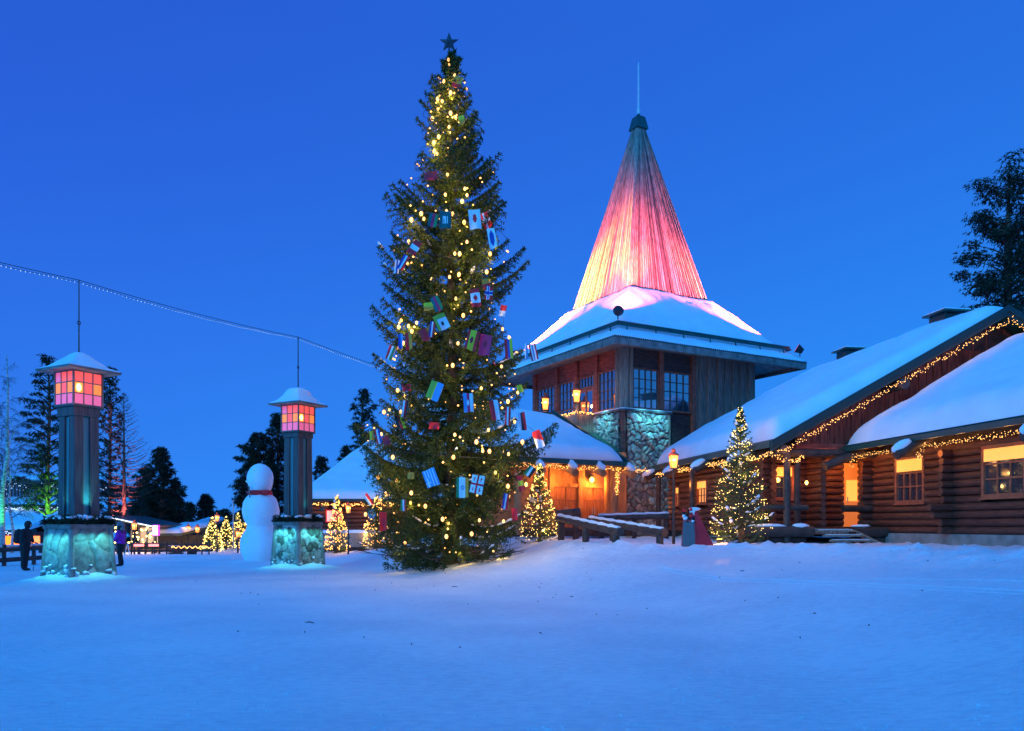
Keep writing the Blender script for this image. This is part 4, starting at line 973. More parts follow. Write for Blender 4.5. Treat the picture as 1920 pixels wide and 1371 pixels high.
def spruce(name, loc, H, prof_l, prof_r, label, group=None, nbr=300, step=.12, nlen=.09, nwid=.028, per=5, twig=.34, mat_n='needles', seed=1, trunk_r=.22, snow=0, gap=.0, droopy=1.0, keep=1.0, cat='tree', up0=.45, hang=.5, jit=(.74,1.12), mod=0, snow_k=1):
    """prof_*: list of (height fraction, half width) on the left / right side. thing > trunk, crown, boughs, snow"""
    r = np.random.default_rng(seed); loc = Vector(loc)
    q = thing(name, loc, label, cat, group)
    b = MB(); b.tube([loc+Vector((0,0,-.3)), loc+Vector((.01*H*.3,0,H*.3)), loc+Vector((0,0,H*.98))],[trunk_r,trunk_r*.72,.015],8); b.build('trunk','bark',q,smooth=True)
    hl = np.array(prof_l); hr = np.array(prof_r)
    f = np.sort(r.uniform(0,1,nbr)**1.15)
    f = hl[0,0]+(.985-hl[0,0])*(1-(1-np.arange(nbr)/nbr)**1.25) ; f += r.normal(0,.004,nbr)
    az = (np.arange(nbr)*2.39996+r.normal(0,.35,nbr)) % (2*np.pi)
    PT=[]; DT=[]; tubes = MB(); snowpts = []
    for i in range(nbr):
        fi = min(.99,max(hl[0,0],f[i])); a = az[i]; c = math.cos(a)
        wl = np.interp(fi,hl[:,0],hl[:,1]); wr = np.interp(fi,hr[:,0],hr[:,1])
        L = wl*(1-c)/2+wr*(1+c)/2
        for _ in (0,1):                      # the profile is met at the height of the tip, not of the root
            u_ = up0*(fi-.35)*1.6*(1 if fi > .35 else droopy); ft = min(.99,max(hl[0,0],fi+(u_+.23)*L/H)); L = ((np.interp(ft,hl[:,0],hl[:,1]))*(1-c)/2+(np.interp(ft,hr[:,0],hr[:,1]))*(1+c)/2)
        L *= r.uniform(*jit)
        if r.random() < gap: L *= .55
        if mod: L *= 1+mod*float(np.sin(fi*31+a*2+seed)*.6+np.sin(fi*57-a*3+2*seed)*.5)
        up = up0*(fi-.35)*1.6 if fi > .35 else up0*(fi-.35)*1.6*droopy
        bend = .28 if fi < .6 else .25
        tip = L; n = max(4,int(L/step)); t = np.arange(1,n+1)/n
        rad = t*L; zz = fi*H+up*rad-.10*droopy*L*np.sin(np.pi*t)*(1-fi)+bend*L*t**2.6*.9
        wig = .05*L*np.sin(t*5+i)
        ca, sa = math.cos(a), math.sin(a)
        X = np.stack([ca*rad-sa*wig, sa*rad+ca*wig, zz],1)+np.array(loc)
        T_ = np.gradient(X,axis=0); T_ /= np.linalg.norm(T_,axis=1,keepdims=True)
        if i % 1 == 0 and L > .35:
            st = max(1,n//5); tubes.tube([Vector(X[k]) for k in range(0,n,st)]+[Vector(X[-1])], list(np.linspace(.012+.008*L,.004,len(range(0,n,st))+1)),4)
        # needles along the main stem
        PT.append(X); DT.append(T_); 
        m_ = X[:-1]*.5+X[1:]*.5; PT.append(m_); DT.append(T_[:-1])
        side = np.array([-sa,ca,0])
        for k in range(n):
            if t[k] < .12: continue
            for sg in (-1,1):
                l = (twig*L*(1-t[k])**.65+min(.09,.12*L))*r.uniform(.6,1.15)*min(1,t[k]*2.2)
                d = T_[k]*.55+side*sg*.75; d /= np.linalg.norm(d)
                ns = max(2,int(l/(step*.62))); s_ = np.arange(1,ns+1)/ns
                dr = hang*l*s_**1.6*(1.1-fi)*r.uniform(.5,1.3)
                Q = X[k]+d*(l*s_)[:,None]; Q[:,2] -= dr
                dd = np.gradient(Q,axis=0) if ns > 1 else d[None]; dd /= np.linalg.norm(dd,axis=1,keepdims=True)+1e-9
                PT.append(Q); DT.append(dd)
        if snow and .03 < fi < snow and r.random() < .75*snow_k:
            for k in range(int(n*.3),n,1):
                if r.random() < .34*(1.25-fi/snow*.7): snowpts.append((X[k],T_[k],L))
    PT = np.concatenate(PT); DT = np.concatenate(DT); s_ = PT[:,2] > ground(PT[:,0],PT[:,1],False)+.10; PT, DT = PT[s_], DT[s_]
    if keep < 1: 
        s_ = r.random(len(PT)) < keep; PT, DT = PT[s_], DT[s_]
    tri_obj('crown', needle_tris(PT, DT, nlen, nwid, per, .55, r), mat_n, q)
    tubes.build('boughs','twig',q)
    if snowpts:
        b = MB(); random.seed(seed)
        for x, t_, L in snowpts:
            rot = Vector(t_).to_track_quat('X','Z').to_matrix(); s_ = random.uniform(.5,1.25)
            b.blob(Vector(x)+Vector((0,0,.035*s_)), .11*s_, .055*s_, .035*s_, 6, 4, .3, rot=rot)
        tag(b.build('branch_snow','branch_snow',q,smooth=True), kind='stuff')
    return q, PT

def pine(name, loc, H, clumps, label, group=None, seed=1, trunk_r=.2, m='dark_needles', bark='pine_bark', dens=1.0, tl_=.16, tw=.035, limb=True):
    """clumps: (dx, dy, z, rx, rz) foliage pads relative to loc; a limb runs from the trunk to each"""
    r = np.random.default_rng(seed); loc = Vector(loc); q = thing(name, loc, label, 'tree', group)
    b = MB(); b.tube([loc+Vector((0,0,-.3)), loc+Vector((.15*r.uniform(-1,1),0,H*.4)), loc+Vector((.2*r.uniform(-1,1),0,H*.75)), loc+Vector((0,0,H*.97))],[trunk_r,trunk_r*.8,trunk_r*.5,.03],8); b.build('trunk',bark,q,smooth=True)
    L_ = MB(); Vs = []
    for (dx,dy,z,rx,rz) in clumps:
        c = np.array(loc)+np.array([dx,dy,z]); hd = math.hypot(dx,dy)
        z0 = max(H*.15, z-.35*hd-.1)
        if limb and hd > .3: L_.tube([loc+Vector((0,0,z0)), loc+Vector((dx*.5,dy*.5,z0*.35+z*.65)), Vector(c)],[.03+.02*hd,.03,.012],5)
        n = max(12,int(105*dens*rx*rx*max(.5,rz)*4))
        d = r.normal(0,1,(n,3)); d /= np.linalg.norm(d,axis=1,keepdims=True); rad = r.uniform(.1,1,(n,1))**.5
        lump = 1+.25*np.sin(d[:,:1]*5+seed)+.2*np.sin(d[:,1:2]*7+z)
        p = c+d*rad*lump*np.array([rx,rx*.9,rz])
        dd = d*.8+np.array([0,0,.55]); dd /= np.linalg.norm(dd,axis=1,keepdims=True)
        Vs.append(needle_tris(p, dd, tl_, tw, 8, .65, r))
        # twiglets radiating out to spray tips
        for k in range(int(4*dens*rx)+1):
            e = d[k]*np.array([rx,rx,rz])*1.25; L_.tube([Vector(c),Vector(c+e*.6),Vector(c+e)],[.012,.008,.004],3)
    tri_obj('crown', np.concatenate(Vs), m, q)
    if L_.V: L_.build('limbs', bark, q)
    return q
def auto_clumps(H, crown0, wid, n, seed, conic=.5, lean=0, flat=.45):
    r = np.random.default_rng(seed); out = []
    for i in range(n):
        f = crown0+(1-crown0)*((i+.5)/n); w_ = wid*(1-(f-crown0)/(1-crown0)*conic)*(1-.75*max(0,(f-.88)/.12))
        a = i*2.4+r.uniform(-.5,.5); rr = w_*r.uniform(.35,1.0)
        rx = max(.28,w_*r.uniform(.17,.36)); out.append((rr*math.cos(a)+lean*f,rr*math.sin(a),f*H,rx,rx*r.uniform(flat*.7,flat*1.3)))
    return out
def bare_tree(name, loc, H, label, seed=1, droop=1.0, m='birch_bark', spread=.35, group=None, levels=3, tr=.12):
    r = random.Random(seed); loc = Vector(loc); q = thing(name, loc, label, 'tree', group)
    pts = [loc+Vector((r.uniform(-.1,.1)*i,0,H*i/6)) for i in range(7)]; b = MB(); b.tube(pts,[tr*(1-i/7.2) for i in range(7)],8); b.build('trunk',m,q,smooth=True)
    L_ = MB()
    def grow(p,d,l,rad,lev):
        n = 5; P_=[p]; 
        for i in range(n):
            d = (d+Vector((r.uniform(-.18,.18),r.uniform(-.18,.18),(-.10*droop*(3-lev) if lev<2 else .03)))).normalized(); P_.append(P_[-1]+d*l/n)
        L_.tube(P_,[rad*(1-.75*i/n) for i in range(n+1)],3 if lev<2 else 4)
        if lev > 0:
            for i in range(1,n+1):
                for s_ in range(2 if lev>1 else 3):
                    dd = (d+Vector((r.uniform(-1,1),r.uniform(-1,1),r.uniform(-.4,.5)))*.8).normalized(); grow(P_[i],dd,l*r.uniform(.35,.55),rad*.45,lev-1)
    for i in range(int(H*2.2)):
        f = .25+.72*i/(H*2.2); a = i*2.4; w_ = H*spread*(1.05-f)*r.uniform(.7,1.1)+.3
        grow(loc+Vector((0,0,f*H)), Vector((math.cos(a),math.sin(a),.55)).normalized(), w_, .03*(1.2-f), levels-1)
    L_.build('crown',m if m=='twig' else 'twig',q)
    return q

# ================================================================== the great spruce
TX, TY = (845-960)/F*26, 26.0
tz = gz(TX,TY)
tree_loc = (TX,TY,tz-.05); TH = CH+(985-95)/F*26-tz
s_ = 26/F
def hf(y): return (CH+(985-y)*s_-tz)/TH
pl = [(1070,120),(1030,150),(960,145),(900,172),(850,215),(832,228),(800,160),(760,140),(690,138),(640,150),(610,158),(590,135),(540,130),(480,138),(450,130),(410,138),(385,152),(365,120),(340,92),(310,80),(270,66),(200,66),(165,42),(130,26),(100,10)]
pr = [(1070,130),(1045,150),(980,150),(900,178),(830,198),(790,200),(760,165),(700,165),(655,172),(610,130),(560,118),(520,124),(470,138),(448,142),(425,108),(385,110),(345,116),(318,105),(295,62),(240,60),(200,52),(160,38),(130,24),(100,10)]
prof_l = [(hf(y),x*s_*.98) for y,x in pl]; prof_r = [(hf(y),x*s_*.98) for y,x in pr]
big, PT = spruce('spruce_tree', tree_loc, TH, prof_l, prof_r, 'giant dark spruce in the middle of the plaza, topped by a star', nbr=370, step=.105, nlen=.125, nwid=.034, per=6, twig=.37, seed=4, trunk_r=.24, snow=.66, gap=.20, up0=.62, hang=1.15, jit=(.70,1.07), mod=.08, snow_k=.42)
# dead branches at the foot
b = MB(); random.seed(12)
for i in range(34):
    a = random.uniform(0,2*math.pi); l = random.uniform(1.6,3.1); p = Vector((TX,TY,tz+random.uniform(.25,.6))); P_ = [p+Vector((math.cos(a)*.5,math.sin(a)*.5,0))]; d = Vector((math.cos(a),math.sin(a),-.12))
    for k in range(5): d = (d+Vector((random.uniform(-.2,.2),random.uniform(-.2,.2),.06))).normalized(); P_.append(P_[-1]+d*l/5)
    b.tube(P_,[.022-.0036*k for k in range(6)],4)
    for k in (2,3,4):
        e = (d+Vector((random.uniform(-1,1),random.uniform(-1,1),random.uniform(-.2,.5)))).normalized(); b.tube([P_[k],P_[k]+e*.35,P_[k]+e*.6+Vector((0,0,.06))],[.01,.007,.004],3)
b.build('dead_branch','twig',big)
# star
sp = P(842,80,26); q = thing('tree_star', sp-Vector((0,0,.35)), 'grey faceted five pointed star on the tip of the great spruce', 'star')
b = MB(); pts = []
for k in range(10):
    a = math.pi/2+k*math.pi/5; rr = .34 if k%2==0 else .14; pts.append(sp+Vector((rr*math.cos(a),0,rr*math.sin(a))))
n_ = 10; b.add(pts+[sp+Vector((0,-.11,0)),sp+Vector((0,.11,0))], [(k,(k+1)%n_,10) for k in range(n_)]+[((k+1)%n_,k,11) for k in range(n_)]); b.build('star_body','star_metal',q)
b = MB(); b.cyl(sp-Vector((0,0,.6)),sp-Vector((0,0,.13)),.025,n=6); b.build('stem','black_metal',q)
# bulbs seen on the tree (photo crop coordinates turned into places in the crown)
def crop4(l): return [(640+x*.394, 40+y*.394) for x,y in l]
def crop3(l): return [(640+x*.394, 560+y*.394) for x,y in l]
BL = crop4([(510,183),(540,260),(488,285),(458,370),(460,415),(520,437),(545,458),(433,463),(513,503),(440,577),(455,630),(443,618),(505,730),(380,915),(393,940),(530,917),(598,827),(575,857),(320,1047),(352,1050),(540,1105),(563,1107),(598,1050),(708,1107),(515,1217),(560,1205),(545,1320),(692,1193),(315,1153),(585,957),(588,797),(463,550),(495,825),(333,945),(480,380),(520,340)])
BL += crop3([(285,103),(273,135),(358,115),(335,155),(555,213),(603,203),(798,185),(530,318),(762,323),(580,80),(666,427),(268,437),(303,465),(203,540),(230,528),(282,540),(190,645),(245,755),(700,625),(643,682),(540,648),(533,755),(673,725),(705,727),(796,740),(862,682),(825,587),(212,930),(188,957),(115,1027),(113,1078),(400,988),(330,972),(482,1050),(509,1068),(500,1133),(772,1060),(793,893),(733,828),(935,992),(303,1163),(175,850),(260,865),(235,978),(840,447),(793,490),(270,238),(293,212),(767,145),(620,1120),(657,1055),(880,885),(320,130),(333,925)])
def tree_w(py, side):
    h = hf(py); pf = prof_r if side > 0 else prof_l; return float(np.interp(h,[a for a,_ in pf],[c for _,c in pf]))
def on_tree(px, py, k=.88):
    x = (px-960)/F*26-TX; w_ = tree_w(py, x); 
    dy = math.sqrt(max(0,(w_*k)**2-x*x)); Y = 26-dy
    return P(px,py,Y)
strg = thing('tree_light_string', tree_loc, 'string of round warm bulbs wound through the great spruce', 'string lights')
rb = random.Random(5); used = []
for i,(px,py) in enumerate(BL):
    p = on_tree(px,py,rb.uniform(.72,.98)); used.append(p)
    big_b = 1 if i % 2 else .8
    bulb_obj(p, .066*big_b, 'bulb', strg)
    light('bulb_light','POINT',p+Vector((0,.14,-.05)),13*big_b*(.4 if py > 930 else 1),(1,.62,.12),.06)
ex = []
for i in range(330):
    py = rb.uniform(120,1050); w0 = tree_w(py,1)*.8/s_; px = 845+rb.uniform(-1,1)*w0; p = on_tree(px,py,rb.uniform(.4,1.0))
    if rb.random() < .35: p.y = 2*26-p.y
    ex.append(p)
tag(bulbs_mesh(ex,.032,'bulbs','bulb',strg),kind='stuff')
c = MB(); pts = []                              # the wire itself, a helix down the crown
for i in range(260):
    t = i/259; h = .985-.93*t; y_ = 985-((h*TH+tz)-CH)/s_; w_ = tree_w(y_,math.cos(t*80))*.80; a = t*80; pts.append(Vector((TX+w_*math.cos(a),TY+w_*math.sin(a),tz+h*TH+.03*math.sin(i))))
c.tube(pts,.007,3); c.build('cable','cable',strg)
for x_,y_ in ((-1.6,-.6),(.4,-1.0),(1.6,-.5),(-.5,.9)): light('foot_light','POINT',(TX+x_,TY+y_,tz+.35),9,(1,.62,.16),.06)

# flags
def fdesign(kind):
    def v(*c): return lambda u,w_: c[min(len(c)-1,int(u*len(c)))]
    def h(*c): return lambda u,w_: c[min(len(c)-1,int(w_*len(c)))]
    def cross(bg,c1,c2=None,x=.4,t=.12):
        def f(u,w_):
            du, dw = abs(u-x), abs(w_-.5)
            if c2 and (du < t*.45 or dw < t*.6): return c2
            if du < t or dw < t*1.1: return c1
            return bg
        return f
    def disc(base,c,x=.5,y=.5,rr=.22,ring=False):
        return lambda u,w_: c if ((u-x)**2+((w_-y)*.8)**2 < rr*rr and not (ring and (u-x)**2+((w_-y)*.8)**2 < (rr*.6)**2)) else base(u,w_)
    return dict(v=v,h=h,cross=cross,disc=disc)
D_ = fdesign(0); fv, fh, fc, fd = D_['v'], D_['h'], D_['cross'], D_['disc']
one = lambda c: (lambda u,w_: c)
def georgia(u,w_):
    if abs(u-.5)<.09 or abs(w_-.5)<.08: return 'r'
    for a in (.22,.78):
        for c_ in (.22,.78):
            if (abs(u-a)<.035 and abs(w_-c_)<.09) or (abs(w_-c_)<.03 and abs(u-a)<.09): return 'r'
    return 'w'
def greece(u,w_):
    if u<.45 and w_>.5: return 'w' if abs(u-.22)<.06 or abs(w_-.75)<.05 else 'c'
    return 'c' if int(u*9)%2==0 else 'w'
def canada(u,w_):
    if w_<.25 or w_>.75: return 'r'
    return 'r' if abs(u-.5)+abs(w_-.5)*1.1<.22 and abs(u-.5)<.2 else 'w'
def letters(u,w_): return 'w' if (.25<u<.55 and .3<w_<.7 and not(.33<u<.45 and .45<w_<.7)) or (.65<u<.75 and .3<w_<.7) else 't'
FL = [ # px, py, w, h (photo pixels), tilt degrees, design, what it looks like
(859,160,16,20,-20,fh('o','o','r'),'small orange over crimson flag just under the tip of the spruce'),
(866,231,11,16,10,fh('y','o'),'small yellow flag near the top of the spruce'),
(809,335,24,14,5,fh('r','m'),'dark red flag in the narrow upper part of the spruce'),
(813,418,16,24,-12,fv('t','p','g'),'pink and green flag tucked behind the teal one high on the spruce'),
(836,417,21,31,0,letters,'dark teal flag with white lettering-like block high on the spruce'),
(891,416,21,35,6,fd(one('w'),'r',.5,.45,.18),'white flag with small red emblem high on the spruce'),
(912,418,15,29,20,fc('r','w',None,.4,.09),'red flag with a thin white cross beside the white one'),
(923,451,14,36,10,fd(one('w'),'b',.5,.5,.3),'white flag with a dark disc hanging on the upper right boughs'),
(930,461,6,20,5,one('y'),'narrow yellow flag behind the white one with a dark disc'),
(779,469,16,26,-35,fh('r','w','r'),'red flag beside two bright bulbs on the left boughs'),
(746,504,9,24,-5,fv('w','b','w'),'white and blue flag at the left edge of the spruce'),
(758,496,12,28,-30,fv('b','w','r'),'blue, white and red striped flag at the left edge of the spruce'),
(912,536,14,18,15,fh('o','r'),'orange and red flag on the right side above the one with a blue cross'),
(917,553,14,24,-3,fc('r','w','b',.4,.17),'red flag with a blue and white cross on the right boughs'),
(892,562,17,32,8,canada,'red and white flag with a red leaf shape in the middle'),
(820,573,16,28,25,fv('t','p','g'),'pink and green flag just above the green cornered white one'),
(829,607,23,28,26,lambda u,w_: 'l' if w_<.28 or u<.22 else ('k' if abs(u-.55)<.12 and abs(w_-.6)<.12 else 'w'),'large white flag with yellow green edges and a dark emblem, tilted'),
(805,578,18,14,5,fh('y','o'),'yellow and orange flag glowing beside a bulb'),
(811,621,9,28,-8,fv('b','w','r'),'narrow flag with blue, white and red stripes left of the tilted white one'),
(797,631,14,22,25,one('r'),'plain red flag half hidden in the left centre boughs'),
(943,586,12,20,-15,fh('r','w'),'small red and white flag on the right boughs above the bulbs'),
(886,641,21,36,-14,fd(fv('r','y','y','r'),'m',.45,.5,.14),'red and yellow striped flag with a small emblem, centre of the spruce'),
(910,650,21,37,-8,fd(one('p'),'m',.5,.45,.13),'deep crimson flag touching the red and yellow one'),
(954,657,14,35,4,fv('r','b','y'),'red, blue and yellow flag below the brightest right bulb'),
(987,661,6,28,0,fv('w','c'),'narrow white and blue flag at the right edge of the spruce'),
(1000,663,13,30,12,fv('m','w','b','w','m'),'dark red, white and blue flag at the far right edge of the spruce'),
(734,664,13,26,-22,fv('r','w','g'),'red, white and green flag at the left edge of the spruce'),
(753,643,9,26,2,fv('b','c'),'blue flag beside the left cluster of bulbs'),
(768,643,12,30,3,fv('r','o'),'red and orange flag beside the left cluster of bulbs'),
(816,735,26,33,-24,fv('l','y','c') if False else (lambda u,w_: 'l' if u<.42 else ('y' if u<.52 else 'c')),'big yellow green and blue flag in the centre of the spruce'),
(764,729,15,13,5,one('m'),'dark red flag left of the big yellow green and blue one'),
(761,769,10,30,-8,fv('w','r','k'),'white, red and black flag on the lower left boughs'),
(752,793,16,26,20,fv('k','r','y'),'black, red and yellow flag below the white, red and black one'),
(699,818,8,16,5,fv('y','o'),'small yellow flag at the outer left tip above the snowy bough'),
(711,820,10,26,12,fv('r','w','b'),'red, white and blue flag at the outer left boughs'),
(726,828,12,16,20,fh('r','m'),'dark crimson flag beside the outer left bulb'),
(815,800,18,12,0,one('r'),'red flag glowing deep inside the spruce'),
(879,757,18,34,4,fd(fv('c','p','w'),'w',.45,.5,.12),'light blue, crimson and white flag with a small white mark'),
(928,771,16,35,9,fv('m','m','w','m') if False else fv('r','w'),'red and white flag half way up the right boughs'),
(952,782,10,32,-2,fv('r','w','r'),'red flag with a white middle stripe on the right boughs'),
(979,792,13,32,8,fv('c','k','r'),'blue, black and red flag by the garland of the balcony'),
(975,731,10,14,20,one('y'),'small yellow flag at the right edge below the tower wall'),
(1009,825,16,32,20,lambda u,w_: 'r' if w_<.5+.3*(u-.5) else 'w','red over white flag in front of the hall roof'),
(993,885,14,20,-35,fv('g','w','k'),'green, white and black flag above the lit fir'),
(976,907,10,28,12,fh('r','y','r'),'red and yellow flag hanging at the lower right beside the lit fir'),
(948,941,11,28,-10,fv('b','w','r'),'blue, white and red flag on the lowest right snowy bough'),
(965,965,10,22,5,fv('r','m'),'dark red flag low on the right of the spruce'),
(809,897,24,32,20,greece,'light blue and white striped flag low in the centre left'),
(868,915,22,36,0,fd(fv('g','w','w','o'),'b',.5,.5,.11,True),'green, white and orange flag with a small blue ring, low in the centre'),
(895,909,24,33,-12,georgia,'white flag with a red cross and four small crosses, low in the centre'),
(758,948,10,20,0,fv('g','w','r'),'small green, white and red flag low on the left boughs'),
(720,978,13,33,0,fd(one('r'),'m',.5,.5,.2),'plain red flag with dark mark hanging lowest on the left'),
(699,963,14,18,15,fd(one('c'),'w',.5,.5,.25),'light blue flag with white centre at the lower left edge'),
(693,937,9,22,35,fv('w','r'),'pink white flag at the lower left edge above the light blue one'),
(772,893,12,12,0,one('o'),'orange flag glowing in the lower left boughs'),
]
for i,(px,py,wd,hg,tl_a,des,lab) in enumerate(FL):
    p = on_tree(px,py,1.06 if i%2 else 1.0); p.y -= .2
    sc_ = p.y/F; W_, H_ = wd*sc_*1.05, hg*sc_*1.05
    rot = Matrix.Rotation(R(-tl_a),4,'Y') ; yaw = Matrix.Rotation(R(rb.uniform(-22,22)),4,'Z')
    nu_, nv_ = 14, 18; Vv = []; Fc = []; mi = []; cols = []
    ph = rb.uniform(0,6)
    for side in (0,1):
        for j in range(nv_+1):
            for k in range(nu_+1):
                u, w_ = k/nu_, j/nv_
                Vv.append(((u-.5)*W_, .025*math.sin(u*6+ph+w_*2)*w_*1.2+side*.006, (.5-w_)*H_*(1-.03*math.sin(u*5+ph))))
    N1 = (nu_+1)*(nv_+1)
    for side in (0,1):
        for j in range(nv_):
            for k in range(nu_):
                a = side*N1+j*(nu_+1)+k; f_ = (a,a+nu_+1,a+nu_+2,a+1); Fc.append(f_ if side==0 else f_[::-1])
                c_ = des((k+.5)/nu_,(j+.5)/nv_)
                if c_ not in cols: cols.append(c_)
                mi.append(cols.index(c_))
    ring = [k for k in range(nu_+1)]+[j*(nu_+1)+nu_ for j in range(1,nv_+1)]+[nv_*(nu_+1)+k for k in range(nu_-1,-1,-1)]+[j*(nu_+1) for j in range(nv_-1,0,-1)]
    for a_, b_ in zip(ring, ring[1:]+ring[:1]): Fc.append((a_,b_,b_+N1,a_+N1)); mi.append(0)
    b = MB(Matrix.Translation(p) @ yaw @ rot); b.add(Vv,Fc); b.mi = mi
    o = b.build('flag',['flag_'+c_ for c_ in cols],None,smooth=False)
    tag(o,lab,'flag','small national flags hung on the great spruce')
# ================================================================== smaller lit firs
def lit_fir(name, px, py_base, py_top, D, hw, label, seed, nb=420, br=.016, lights=10, le=7, group='small firs wound with warm fairy lights', col=(1,.58,.14), m='tree_bulb', snow=.9, cheap=False, zadd=0, nbr=110):
    b0 = P(px,py_base,D); z0 = gz(b0.x,b0.y)+zadd; H = CH+(985-py_top)*D/F-z0; s = D/F
    pf = [(.0,hw*.86*s),(.08,hw*s),(.22,hw*.92*s),(.42,hw*.74*s),(.62,hw*.48*s),(.82,hw*.24*s),(.97,.03*hw*s+.04),(1,.02)]
    q, PT_ = spruce(name,(b0.x,b0.y,z0-.05),H,pf,pf,label,group,nbr=nbr,step=.10 if not cheap else .2,nlen=.07 if not cheap else .13,nwid=.022 if not cheap else .05,per=4 if not cheap else 3,twig=.30,mat_n='lit_needles',seed=seed,trunk_r=.07,snow=snow,snow_k=.35,up0=.35,hang=.35)
    r = np.random.default_rng(seed+50); th = thing('fairy_lights',(b0.x,b0.y,z0),'fairy lights on the '+label.split(',')[0].split(' in front')[0],'string lights','fairy lights on the small firs')
    pts = []
    turns = 9
    for i in range(nb):
        t = (i+r.uniform(-.3,.3))/nb; h = .05+.93*t; a = 2*math.pi*turns*max(t,0)**.85+r.normal(0,.2); w_ = np.interp(h,[a_ for a_,_ in pf],[c for _,c in pf])*r.uniform(.78,1.0)
        if r.random() < .25: a = r.uniform(0,6.28)
        pts.append((b0.x+w_*math.cos(a), b0.y+w_*math.sin(a), z0+h*H+r.normal(0,.05)))
    tag(bulbs_mesh(pts, br, 'bulbs', m, th),kind='stuff')
    pts2 = sorted(pts,key=lambda p:p[2])[::6]
    for i in range(lights):
        k = pts[int((i+.5)/lights*nb)]; light('fairy_light','POINT',((k[0]-b0.x)*.75+b0.x,(k[1]-b0.y)*.75+b0.y-.05,k[2]),le,col,.05)
    return q
lit_fir('fir_tree',1388,1008,760,26.0,60,'tall lit fir standing right of the folding board, fairy lights in loops',21,nb=640,br=.0125,lights=16,le=4.5,nbr=170,group=None)
lit_fir('fir_tree',1012,1006,868,29.5,41,'lit fir between the great spruce and the log rails',22,nb=460,br=.015,lights=9,le=8,col=(1,.5,.1))
lit_fir('fir_tree',632,1030,928,41,25,'lit fir beside the street lamp in front of the snowy log building',23,nb=380,br=.030,lights=7,le=11,col=(1,.5,.1),m='small_bulb')
lit_fir('fir_tree',706,1020,930,44,30,'lit fir half hidden behind the left boughs of the great spruce',24,nb=360,br=.030,lights=7,le=10,col=(1,.5,.1),m='small_bulb')
lit_fir('fir_tree',398,1040,970,50,22,'leftmost lit fir in the row left of the snowman',25,nb=320,br=.034,lights=6,le=12,cheap=True,nbr=80)
lit_fir('fir_tree',424,1036,968,53,19,'second lit fir in the row left of the snowman, paler bulbs',26,nb=260,br=.034,lights=5,le=10,cheap=True,nbr=70)
lit_fir('fir_tree',446,1034,961,56,16,'third lit fir in the row left of the snowman, pale bulbs at its top',27,nb=240,br=.034,lights=4,le=10,cheap=True,nbr=70)
lit_fir('fir_tree',464,1036,962,49,18,'amber lit fir with snowy boughs right behind the snowman',28,nb=280,br=.034,lights=5,le=14,cheap=True,col=(1,.42,.06),m='small_bulb',nbr=70)

q = thing('floodlight', P(1349,1008,25.3), 'small orange floodlight in the snow at the left foot of the tall lit fir', 'floodlight'); p = P(1349,1008,25.3); z = gz(p.x,p.y)
b = MB(); b.cyl((p.x,p.y,z),(p.x,p.y,z+.12),.07,.09,n=10); b.build('housing','black_metal',q); b = MB(); b.cyl((p.x,p.y,z+.121),(p.x,p.y,z+.13),.085,n=10); b.build('lens','lamp_core',q)
light('floodlight_lamp','POINT',(p.x-.05,p.y-.1,z+.28),38,(1,.40,.08),.06)
